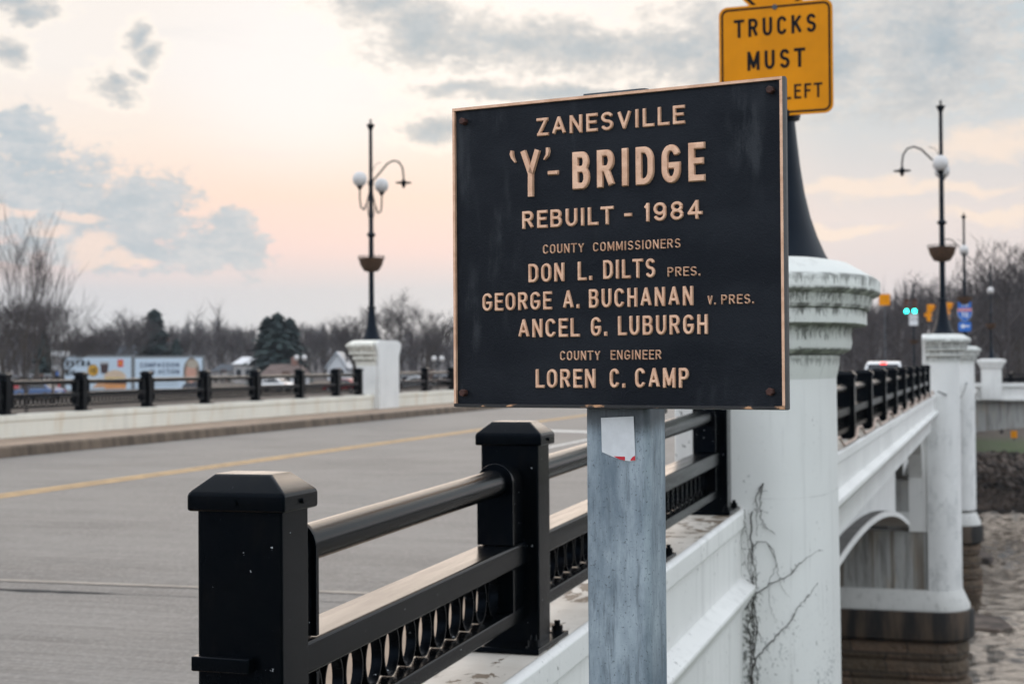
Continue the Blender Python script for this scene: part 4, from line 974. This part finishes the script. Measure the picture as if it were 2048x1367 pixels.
TL = [('bare_tall', 'tall bare tree at the left edge with forked leafless trunk', 55, 440, 112, 1.), ('bare_b', 'bare tree with thin upright limbs, left of the forked one at the frame edge', 8, 585, 124, 1.1),
 ('bare_tall', 'bare tree with low spreading twigs, right of the tall forked tree', 104, 585, 128, 1.3), ('bare_wide', 'small bare tree behind the white pole sign', 128, 632, 150, 1.2),
 ('bare_b', 'leafless tree nearest the white pole sign on its left', 75, 600, 160, 1.2), ('bare_c', 'bare tree at the left end of the low treeline gap', 185, 664, 220, 1.3),
 ('bare_wide', 'round topped bare tree just left of the pointed conifer on the ridge', 232, 630, 230, 1.0), ('bare_b', 'twiggy bare tree touching the pointed conifer', 266, 628, 236, 1.1), ('bare_a', 'low bare tree above the burger billboard', 208, 655, 215, 1.2),
 ('bare_c', 'bare tree right of the pointed conifer', 340, 655, 260, 1.3), ('bare_wide', 'pale bare tree above the portrait billboard', 398, 655, 300, 1.2), ('bare_a', 'bare tree between the portrait billboard and the broad conifers', 446, 650, 290, 1.2),
 ('bare_b', 'grey bare tree left of the broad conifer clump', 492, 655, 300, 1.3), ('bare_c', 'grey bare tree right of the broad conifer clump', 622, 650, 280, 1.3), ('bare_wide', 'bare tree between the broad conifers and the white column', 668, 645, 260, 1.2),
 ('bare_a', 'bare tree just left of the twin globe lamp across the road', 708, 622, 210, 1.2), ('bare_wide', 'tall round bare tree rising right of the lamp across the road', 795, 592, 190, 1.0), ('bare_c', 'bare tree close to the left edge of the plaque', 858, 618, 200, 1.1),
 ('bare_wide', 'pale low bare tree behind the railing near the plaque edge', 850, 655, 170, 1.2), ('bare_b', 'bare tree behind the plaque', 930, 640, 230, 1.2),
 ('bare_a', 'tall bare tree at the right edge, reaching highest there', 2040, 462, 150, 1.15), ('bare_wide', 'bare tree leaning behind the small square pillar lamp', 1998, 560, 165, 1.1), ('bare_b', 'bare tree between the third and the small square pillar lamps', 1955, 555, 178, 1.2),
 ('bare_c', 'bare tree behind the second column lamp base', 1902, 572, 190, 1.1), ('bare_wide', 'bare tree behind the green traffic lights', 1850, 560, 205, 1.1), ('bare_a', 'bare tree just left of the green traffic lights', 1796, 588, 215, 1.2),
 ('bare_b', 'bare tree beside the cap of the nearest column', 1742, 612, 220, 1.2), ('bare_c', 'bare tree low above the river railing by the nearest column', 1705, 640, 230, 1.3), ('bare_b', 'bare tree lower down at the right edge', 2030, 600, 140, 1.1)]
for kd, lb, px, py, d, k in TL: tree(kd, lb, px, py, d, k)
for kd, lb, px, py, d, k in [('conifer_wide', 'broad dark conifer in the middle of its clump, tallest', 556, 624, 205, 1.25), ('conifer_b', 'left conifer of the broad dark clump', 535, 632, 206, 1.5), ('conifer_wide', 'right conifer of the broad dark clump', 580, 634, 207, 1.2), ('conifer_b', 'pointed dark conifer alone on the ridge', 309, 617, 245, 1.5), ('conifer_wide', 'small green conifer above the gap between billboards and ridge', 353, 676, 235, 1.), ('conifer_b', 'dark conifer behind the tall forked bare tree', 87, 655, 200, 1.2)]:
    tree(kd, lb, px, py, d, k, grp='evergreen trees across the river')
# the far woods: thousands of bare crowns that read as one grey mass
def wood(name, label, n, a0, a1, r0, r1, h0, h1, seed):
    r = random.Random(seed); m = MB()
    for i in range(n):
        a = R(r.uniform(a0, a1)); d = r0+(r1-r0)*r.random()**1.0; x, y = d*math.sin(a), d*math.cos(a); z = ground_h(x, y)-.3; H = r.uniform(h0, h1)*(.95+.28*math.sin(a*41+seed)*math.sin(a*17+1)+.16*math.sin(a*97)); k = .9+d/500.
        m.tube([(x, y, z), (x+r.uniform(-.3, .3), y, z+H*.7)], [.16, .05], 3, False)
        for j in range(44):
            t = r.random(); b = Vector((x, y, z+H*(.12+.70*t))); an = r.uniform(0, 6.28); sp = (1.0-abs(t-.45))*H*.36
            e = b+Vector((math.cos(an)*sp*r.random(), math.sin(an)*sp*r.random(), H*r.uniform(.10, .26))); w = .055*k*r.uniform(.6, 1.5); s_ = Vector((r.uniform(-1, 1), r.uniform(-1, 1), r.uniform(-1, 1))).normalized()*w
            m.add([b-s_, b+s_, e], [(0, 1, 2)])
    return kind(tag(m.build(name, TWIG), label, 'woods'), 'stuff')
wood('far_woods', 'grey leafless woods along the left ridge', 1500, -42, -13, 250, 800, 7, 12, 1)
wood('far_woods', 'brown leafless woods behind the river bridge on the right', 800, -14, 7, 124, 480, 8, 14, 2)
# riprap on the far bank
rr = random.Random(4); m = MB()
for i in range(2600):
    y = rr.uniform(93.0, 104.8); x = rr.uniform(-6, 8); z = ground_h(x, y); s_ = rr.uniform(.08, .34)*rr.choice((.7, 1, 1, 1.25)); Q = Matrix.Rotation(rr.uniform(0, 6), 3, 'Z') @ Matrix.Rotation(rr.uniform(-1, 1), 3, 'X') @ Matrix.Rotation(rr.uniform(-1, 1), 3, 'Y')
    sg = [(-1, -1, -1), (1, -1, -1), (1, 1, -1), (-1, 1, -1), (-1, -1, 1), (1, -1, 1), (1, 1, 1), (-1, 1, 1)]
    vs = [Vector((x, y, z))+Q @ Vector((a*s_*rr.uniform(.35, 1.), b*s_*rr.uniform(.35, 1.), c*s_*rr.uniform(.3, .8))) for a, b, c in sg]
    m.add(vs, [(3, 2, 1, 0), (4, 5, 6, 7), (0, 1, 5, 4), (1, 2, 6, 5), (2, 3, 7, 6), (3, 0, 4, 7)])
kind(tag(m.build('riprap', ROCKM), 'brown broken rock heaped along the far river bank', 'rocks'), 'stuff')
p = at(2028, 868, 112); g = ground_h(p.x, p.y)
t = thing('bank_sign', 'small yellow square sign standing on the grass under the far arch', 'sign', (p.x, p.y, g))
MB().box(-.23, .23, -.02, 0, p.z-g-.26, p.z-g+.26).build('sign_plate', SYEL, t, world=False); MB().box(-.05, .05, 0, .06, 0, p.z-g+.2).build('post', GALV, t, world=False)

# ------------------------------------------------------------------ traffic signals at the junction
def signal(label, px, py, d, face, lit=None, grp='traffic signals at the junction', col=SYEL):
    p = at(px, py, d); t = thing('traffic_light', label, 'traffic light', p, face, grp)
    hb = MB()
    for k in range(3): hb.box(-.17, .17, -.02, .20, -.52+.345*k, -.52+.34+.345*k)
    hb.build('housing', col, t, world=False, bevel=.02)
    for k, c in enumerate(('green', 'amber', 'red')):
        z = -.35+.345*k
        mt = emit('green_lamp', (.02, 1., .82), 9.) if (lit == c) else plain('dark_lens_'+c, (.03, .02, .02), .3)
        MB().lathe([(.001, 0), (.12, .01), (.135, .03)], (0, 0, 0), 14).build('lens', mt, t, world=False, smooth=60)
        o = t.children[-1]; o.rotation_euler = (R(90), 0, 0); o.location = (0, -.03, z)
        vz = MB(); vz.rings([[(.155*math.cos(R(a)), y, z+.155*math.sin(R(a))) for a in range(-20, 201, 20)]+[(.145*math.cos(R(a)), y, z+.145*math.sin(R(a))) for a in range(200, -21, -20)] for y in (-.02, -.24)]).build('visor', col, t, world=False)
    return t
DSIG = plain('dark_signal_housing', (.11, .042, .026), .5)
pp = at(1828, 722, 106); gz = ROADZ-.5
t = thing('signal_pole', 'dark pole with a flower basket carrying the two green traffic lights', 'pole', (pp.x, pp.y, gz))
zt = at(1828, 566, 106).z-gz; zb_ = at(1830, 683, 106).z-gz
MB().lathe([(.26, 0), (.16, .3), (.10, .8), (.08, 1.2), (.06, zt-.3), (.09, zt-.15), (.02, zt)], n=10).build('shaft', POLE, t, world=False, smooth=50)
MB().lathe([(.05, zb_-.2), (.25, zb_-.12), (.36, zb_+.12), (.05, zb_+.1)], n=12).build('flower_basket', BASK, t, world=False, smooth=50)
for py, h in ((632, .22), (645, .20)):
    zz = at(1828, py, 106).z-gz; MB().box(-.30, .30, -.12, -.09, zz-h, zz+h).build('lane_plate', SWHT, t, world=False)
signal('left of the two lit green traffic lights on the basket pole', 1813, 612, 105, 0, 'green', col=DSIG)
signal('right of the two lit green traffic lights on the basket pole', 1829, 612, 105.4, 0, 'green', col=DSIG)
signal('yellow three part traffic light left of the second column lamp', 1862, 625, 92, R(70))
signal('yellow three part traffic light just right of the second column lamp', 1898, 621, 92, R(70))
a, b = at(1700, 575, 96), at(2075, 572, 92)
tag(MB().tube([a.lerp(b, i/10)+Vector((0, 0, -.9*4*(i/10)*(1-i/10))) for i in range(11)], .012, 5).build('span_wire', POLE), 'thin wire across the junction from which the yellow traffic lights hang', 'wire')
for px, py in ((1862, 606), (1898, 603)):
    p = at(px, py, 92); q = p+Vector((0, 0, .45)); tag(MB().tube([p, q], .02, 6).build('hanger', POLE), 'short dark hanger above the yellow signal %s the second column lamp' % ('left of' if px < 1880 else 'right of'), 'hanger')
p = at(1769, 599, 72); t = thing('hanging_sign', 'small plain yellow square sign beside the cap of the nearest column', 'sign', (p.x, p.y, ROADZ-.4))
MB().box(-.26, .26, -.02, 0, p.z-ROADZ+.4-.27, p.z-ROADZ+.4+.27).build('sign_plate', SYEL, t, world=False); MB().tube([(0, .02, 0), (0, .02, p.z-ROADZ+.5)], .022, 8).build('post', GALV, t, world=False)

# ------------------------------------------------------------------ vehicles
TYRE = plain('tyre_rubber', (.012, .012, .012), .8); ALLOY = plain('wheel_alloy', (.4, .41, .42), .35, .7)
TAIL = emit('brake_light', (1., .05, .04), 3.5); TAILD = plain('tail_lamp_red', (.25, .01, .012), .3); HEADL = emit('headlight', (1., .96, .88), 14.); HEADD = plain('headlight_glass', (.5, .52, .54), .2)
def paint(nm, c): n = NT(nm); n.p.inputs['Coat Weight'].default_value = .6; return n.fin(n.mix(n.ss(n.noise(scale=3.), .3, .7), tuple(q*.95 for q in c), c), .35)
PAINTS = {k: paint(k+'_car_paint', c) for k, c in dict(white=(.74, .75, .76), red=(.34, .012, .016), dark=(.03, .034, .042), silver=(.16, .17, .18), blue=(.03, .09, .24)).items()}
def vehicle(name, label, cat, pos, rz, pnt, kind_='sedan', brake=False, lights=False):
    t = thing(name, label, cat, pos, rz, 'vehicles on the bridge and the far bank')
    L, Wd = (5.3, 1.95) if kind_ == 'pickup' else (4.6, 1.8)
    if kind_ == 'pickup':
        low = [(-L/2, .42), (L/2-.05, .42), (L/2, .62), (L/2-.1, 1.02), (.95, 1.10), (-L/2, 1.10)]; cab = [(-.95, 1.09), (-.80, 1.60), (-.55, 1.68), (.30, 1.68), (1.15, 1.09)]
    else:
        low = [(-L/2, .38), (L/2-.1, .34), (L/2, .55), (L/2-.15, .78), (.95, .95), (-L/2+.35, .98), (-L/2, .82)]; cab = [(-L/2+.5, .96), (-1.15, 1.38), (-.7, 1.46), (.15, 1.44), (1.05, .94)]
    f = lambda w: (lambda a, b, s_: (s_*w, a, b))
    MB().prism(low, -Wd/2, Wd/2, f(1)).build('body', pnt, t, world=False, bevel=.07)
    zmx = max(z for _, z in cab); zmn = min(z for _, z in cab)
    tp = lambda a, b, s_: (s_*(Wd/2-.05-.20*(b-zmn)/(zmx-zmn)), a, b)
    MB().prism(cab, -1, 1, tp).build('cabin', pnt, t, world=False, bevel=.05)
    cy = sum(a for a, _ in cab)/len(cab)
    g = lambda sc: [(cy+(a-cy)*sc, zmn+.04+(b-zmn)*.80) for a, b in cab]
    for s_ in (-1, 1): MB().prism(g(.86), s_*1.0, s_*1.012, tp).build('side_window', GLASSM, t, world=False)
    r0, r1 = cab[0], cab[1]; w_ = Wd/2-.22
    def pane(a, b, out):
        n = Vector((0, -(b[1]-a[1]), (b[0]-a[0]))).normalized()*out; P = lambda x, u: Vector((x, a[0]+(b[0]-a[0])*u, a[1]+(b[1]-a[1])*u))+n
        return MB().add([P(-w_, .12), P(w_, .12), P(w_*.9, .9), P(-w_*.9, .9)], [(0, 1, 2, 3)])
    pane(cab[0], cab[1], .012).build('rear_window', GLASSM, t, world=False); pane(cab[-1], cab[-2], -.012).build('windscreen', GLASSM, t, world=False)
    for sy in (-1, 1):
        for sx_ in (-1, 1):
            wl = MB().tube([(sx_*(Wd/2-.20), sy*L*.31, .34), (sx_*(Wd/2+.01), sy*L*.31, .34)], .34, 18).build('wheel', TYRE, t, world=False, bevel=.03); MB().tube([(sx_*(Wd/2+.0), sy*L*.31, .34), (sx_*(Wd/2+.02), sy*L*.31, .34)], .20, 14).build('rim', ALLOY, wl, world=False)
    zl = .80 if kind_ == 'pickup' else .68
    for s_ in (-1, 1):
        MB().box(s_*Wd*.43-.1, s_*Wd*.43+.1, -L/2-.02, -L/2+.1, zl, zl+.2).build('taillight', TAIL if brake else TAILD, t, world=False, bevel=.01)
        MB().box(s_*Wd*.38-.16, s_*Wd*.38+.16, L/2-.16, L/2+.0, zl-.10, zl+.06).build('headlight', HEADL if lights else HEADD, t, world=False, bevel=.01)
    if brake: MB().box(-.13, .13, r1[0]-.06, r1[0]+.02, zmx-.13, zmx-.05).build('brake_light', TAIL, t, world=False, bevel=.01)
    MB().box(-.26, .26, -L/2-.025, -L/2, .52, .66).build('number_plate', SWHT, t, world=False)
    return t
p = at(1769, 735, 70)
vehicle('pickup_truck', 'white pickup truck with a lit red brake light, driving away along the bridge', 'pickup truck', (p.x, p.y, ROADZ+zd(p.y)), 0, PAINTS['white'], 'pickup', True)
for lb, px, d, rz, c, lt in [('dark car with its headlights on, facing the bridge from the far bank', 452, 235, R(162), 'dark', True), ('red car parked right of the broad conifers behind the railing', 690, 150, R(75), 'red', False), ('bright red car parked just left of the far white column', 728, 158, R(80), 'red', False), ('blue car parked left of the burger billboard', 78, 135, R(85), 'blue', False), ('white car parked below the brown roofed house', 545, 160, R(80), 'white', False), ('white car seen under the railing right of the far white column', 830, 165, R(90), 'white', False)]:
    g = at(px, 740, d); vehicle('parked_car' if not lt else 'oncoming_car', lb, 'car', (g.x, g.y, ground_h(g.x, g.y)), rz, PAINTS[c], lights=lt)

# ------------------------------------------------------------------ street lamps on the far bank
def twin(label, px, py, d):
    p = at(px, py, d); gz = ground_h(p.x, p.y); H = p.z-gz; t = thing('twin_street_lamp', label, 'street lamp', (p.x, p.y, gz), YAW, 'twin globe lamps on the far bank')
    MB().lathe([(.14, 0), (.09, .4), (.05, .8), (.045, H+.1), (.01, H+.3)], n=8).build('pole', POLE, t, world=False)
    for s_ in (-1, 1):
        MB().tube([(0, 0, H-.6), (s_*.25, 0, H-.45), (s_*.32, 0, H-.2)], .025, 6).build('globe_arm', POLE, t, world=False)
        MB().lathe([(.06, H-.24), (.17, H-.17), (.235, H), (.17, H+.17), (.06, H+.23), (.005, H+.235)], (s_*.32, 0, 0), 14).build('globe', GLOBE, t, world=False, smooth=180)
twin('twin globe lamp in front of the broad dark conifers', 601, 715, 125); twin('twin globe lamp between the far white column and the plaque', 876, 717, 125)

# ------------------------------------------------------------------ billboards, shop, houses
GREYF = plain('billboard_frame_steel', (.16, .17, .18), .6); BWH = plain('billboard_vinyl', (.50, .60, .70), .5, 0, .05)
def flat(col): return plain('print_%02x%02x%02x' % tuple(int(c*255) for c in col), col, .55, 0, .08, 2.)
def board(label, pxa, pxb, pyt, pyb, d):
    a, b = at(pxa, pyt, d), at(pxb, pyt, d); z1, z0 = a.z, at(pxa, pyb, d).z; gz = ground_h(a.x, a.y); u = Vector((b.x-a.x, b.y-a.y, 0)); Wb = u.length; u.normalize(); n = Vector((u.y, -u.x, 0)); H = z1-z0
    t = thing('billboard', label, 'billboard', ((a.x+b.x)/2, (a.y+b.y)/2, gz), 0, 'billboards across the river')
    f = lambda x, y, o: tuple(Vector((a.x, a.y, z0))+u*x+n*o+Vector((0, 0, y)))
    MB().prism([(-.25, -.3), (Wb+.25, -.3), (Wb+.25, H+.25), (-.25, H+.25)], -.35, -.02, f).build('frame', GREYF, t)
    MB().prism([(0, 0), (Wb, 0), (Wb, H), (0, H)], -.019, .02, f).build('panel', BWH, t)
    for k in (.2, .8): MB().prism([(Wb*k-.15, gz-z0-.3), (Wb*k+.15, gz-z0-.3), (Wb*k+.15, -.3), (Wb*k-.15, -.3)], -.4, -.1, f).build('leg', GREYF, t)
    return t, f, Wb, H
def ell2(cx, cy, rx, ry, n=22, a0=0, a1=360): return [(cx+rx*math.cos(R(a0+(a1-a0)*i/n)), cy+ry*math.sin(R(a0+(a1-a0)*i/n))) for i in range(n if a1-a0 == 360 else n+1)]
t, f, w, h = board('white billboard with a burger, a dark cup and a yellow round badge', 128, 262, 715, 779, 160)
P = lambda nm, poly, col, o=.03: MB().prism([(x*w, y*h) for x, y in poly], .02+(o-.03)*.5, o, f).build(nm, flat(col), t)
for w_ in (('EXTRA', .03*w, .40*w, .72*h, .20*h), ('BIG', .03*w, .17*w, .44*h, .18*h), ('JOY', .03*w, .17*w, .14*h, .20*h)): text(MB(), *w_, .2, f, .05, 0, 10).build('lettering', SBLK, t)
P('badge', ell2(.435, .60, .075, .17), (.62, .34, .03)); P('badge_rim', ell2(.435, .60, .083, .19), (.06, .05, .04), .025)
m = MB(); text(m, '+2', .395*w, .475*w, .52*h, .16*h, .22, f, .06, 0, 10); m.build('badge_lettering', SBLK, t)
P('cup', [(.555, .5), (.65, .5), (.665, .80), (.54, .80)], (.045, .022, .022)); P('cup_lid', [(.53, .80), (.675, .80), (.66, .87), (.545, .87)], (.40, .42, .44))
P('logo_square', [(.80, .70), (.885, .70), (.885, .93), (.80, .93)], (.58, .03, .03)); m = MB()
for c in (.828, .857): m.prism([(x*w, y*h) for x, y in ell2(c, .76, .014, .11, 10, 0, 180)+ell2(c, .76, .007, .09, 10, 180, 0)], .032, .036, f)
m.build('logo_arches', flat((.75, .42, .03)), t)
P('fries', [(.42, .06), (.66, .06), (.62, .30), (.56, .34), (.50, .20)], (.55, .30, .16)); P('burger_bun_top', ell2(.76, .36, .17, .24, 16, 0, 180), (.58, .44, .32)); P('burger_cheese', [(.60, .28), (.93, .26), (.90, .36), (.62, .37)], (.70, .48, .04), .034)
P('burger_patty', [(.60, .18), (.93, .16), (.94, .26), (.60, .28)], (.10, .045, .03), .034); P('burger_bun', [(.61, .02), (.92, .02), (.93, .16), (.60, .18)], (.62, .27, .09), .034)
t, f, w, h = board('pale billboard with dark lettering and the portrait of a smiling woman', 270, 404, 716, 777, 160)
for w_ in (('COMPASSION', .08*w, .66*w, .70*h, .15*h), ('IN ACTION', .22*w, .66*w, .48*h, .15*h)): text(MB(), *w_, .18, f, .05, 0, 10).build('lettering', flat((.05, .075, .14)), t)
m = MB(); [m.prism([(.28*w, y*h), (.64*w, y*h), (.64*w, (y+.05)*h), (.28*w, (y+.05)*h)], .02, .03, f) for y in (.10, .20, .30)]; m.build('small_print', flat((.36, .43, .50)), t)
P('portrait_hair', ell2(.845, .52, .125, .49), (.17, .13, .10)); P('portrait_shoulders', ell2(.85, 0, .15, .22, 16, 0, 180), (.05, .05, .06), .034); P('portrait_face', ell2(.835, .50, .078, .32), (.50, .27, .20), .038); P('portrait_fringe', ell2(.86, .80, .09, .14, 14), (.36, .31, .25), .042); P('portrait_mouth', ell2(.84, .31, .028, .03, 10), (.62, .5, .48), .042)
def house(label, px0, px1, pybase, pyeave, pyridge, d, wall, roof, cat='house', depth=7., gable=False, windows=3, name='house', chim=False):
    a, b = at(px0, pyeave, d), at(px1, pyeave, d); c = (a+b)/2; gz = ground_h(c.x, c.y); z1 = a.z; z2 = at(px0, pyridge, d).z; Wd = (b-a).length
    t = thing(name, label, cat, (c.x, c.y, gz), YAW, 'buildings on the far bank'); zw, zr = z1-gz, z2-gz
    B = lambda m, nm, mt, par=t, **k: m.build(nm, mt, par, world=False, **k)
    if gable: B(MB().prism([(-Wd/2, -1), (Wd/2, -1), (Wd/2, zw), (0, zr-.15), (-Wd/2, zw)], 0, depth, lambda x, z, s_: (x, s_, z)), 'wall', wall)
    else: B(MB().box(-Wd/2, Wd/2, 0, depth, -1, zw), 'wall', wall)
    if gable: rf = B(MB().rings([[(x, y, z) for x, z in ((-Wd/2-.4, zw-.3), (0, zr), (Wd/2+.4, zw-.3), (Wd/2+.4, zw-.05), (0, zr+.28), (-Wd/2-.4, zw-.05))] for y in (-.4, depth+.4)]), 'roof', roof)
    else: rf = B(MB().add([(-Wd/2-.4, -.4, zw), (Wd/2+.4, -.4, zw), (Wd/2+.4, depth+.4, zw), (-Wd/2-.4, depth+.4, zw), (-Wd/2+.6, depth/2, zr), (Wd/2-.6, depth/2, zr)], [(3, 2, 1, 0), (0, 1, 5, 4), (2, 3, 4, 5), (1, 2, 5), (3, 0, 4)]), 'roof', roof)
    for i in range(windows):
        x = -Wd/2+Wd*(i+.5)/windows; z = zw*.55
        wn = B(MB().box(x-.5, x+.5, -.05, .05, z-.65, z+.65), 'window', SWHT); B(MB().box(x-.42, x+.42, -.07, -.051, z-.57, z+.57), 'pane', GLASSM, wn)
    B(MB().box(Wd*.1-.5, Wd*.1+.5, -.06, .05, -.1, 2.0), 'door', flat((.12, .07, .05)))
    if chim: B(MB().box(Wd*.22-.4, Wd*.22+.4, depth/2-.4, depth/2+.4, zr-1., zr+.9), 'chimney', flat((.20, .10, .075)), rf)
    return t
WW = plain('white_siding', (.55, .57, .60), .7); BRK = plain('dark_red_brick', (.15, .06, .05), .85, 0, .3, 2.); RB = plain('brown_shingles', (.11, .075, .065), .85, 0, .3, 1.); RD = plain('dark_slate_roof', (.04, .05, .065), .8, 0, .3, 1.); TAN = plain('tan_siding', (.36, .34, .33), .8); MET = plain('pale_metal_roof', (.48, .52, .57), .4, .2)
house('white house with a pale metal roof left of the broad conifers', 468, 524, 760, 728, 713, 220, TAN, MET)
house('long house with a brown roof in front of the broad conifers', 524, 604, 770, 751, 728, 190, WW, RB, chim=True, windows=4)
house('white gabled church front left of the far white column', 655, 692, 770, 735, 706, 250, WW, MET, 'church', 9, True, 2, 'church')
house('dark red brick house below the pointed conifer', 296, 338, 760, 702, 682, 300, BRK, RD, chim=True)
house('house with a dark blue roof behind the burger billboard', 226, 292, 760, 712, 690, 300, TAN, RD)
house('grey shed with a dark roof between the brick house and white house', 425, 462, 770, 742, 728, 240, TAN, RD, 'shed', name='shed', windows=1)
house('low pale building right of the far white column behind the railing', 800, 900, 790, 752, 745, 190, TAN, RD, 'building', name='low_building', windows=5)
house('low store building with red sign panels left of the billboards', 20, 118, 800, 752, 748, 175, plain('store_wall', (.085, .075, .07), .8), RD, 'shop', name='shop', windows=4)
a = at(20, 770, 174.5)
for px0, px1 in ((28, 38), (59, 74), (78, 90), (93, 110), (112, 120)):
    p0, p1 = at(px0, 763, 174.3), at(px1, 776, 174.3); t = thing('shop_sign', 'red sign panel %s on the low store front' % {28: 'furthest left', 59: 'second from left', 78: 'in the middle of five', 93: 'widest of five', 112: 'narrow, furthest right'}[px0], 'shop sign', ((p0.x+p1.x)/2, (p0.y+p1.y)/2, p1.z), YAW, 'red shop sign panels'); w_, h_ = (Vector((p1.x-p0.x, p1.y-p0.y, 0))).length, p0.z-p1.z
    MB().box(-w_/2, w_/2, -.12, 0, 0, h_).build('panel', SRED, t, world=False); MB().box(-w_/2*.95, w_/2*.95, -.14, -.121, h_*.72, h_*.98).build('top_strip', flat((.62, .45, .44)), t, world=False)
p = at(112, 705, 150); gz = ground_h(p.x, p.y); t = thing('pole_sign', 'white pole sign with stacked panels left of the burger billboard', 'sign', (p.x, p.y, gz), YAW)
for nm, x0, x1, y0, y1, mt in (('top_panel', 104, 122, 702, 713, SWHT), ('top_panel', 126, 139, 702, 713, SWHT), ('middle_panel', 107, 119, 716, 727, flat((.35, .33, .33))), ('middle_panel', 107, 118, 729, 741, SWHT), ('blue_panel', 108, 117, 742, 750, SBLUE)):
    s_ = 150/2989; MB().box((x0-112)*s_, (x1-112)*s_, -.3, 0, p.z-gz-(y1-705)*s_, p.z-gz-(y0-705)*s_).build(nm, mt, t, world=False)
MB().box(-.12, .12, .02, .26, 0, p.z-gz).build('pole', POLE, t, world=False); MB().box(-.4, 1.36, .01, .2, p.z-gz-.3, p.z-gz-.1).build('cross_arm', POLE, t, world=False)

# ------------------------------------------------------------------ air: the far bank fades towards blue grey
hz = NT('haze_air'); hz.t.nodes.remove(hz.p); pv = hz.t.nodes.new('ShaderNodeVolumePrincipled'); pv.inputs['Color'].default_value = (.80, .88, 1, 1); pv.inputs['Density'].default_value = .00016; pv.inputs['Anisotropy'].default_value = .2
hz.lk(pv.outputs[0], hz.t.nodes['Material Output'].inputs['Volume'])
kind(MB().box(-900, 700, -120, 1060, -14, 45).build('haze', hz.m), 'stuff')
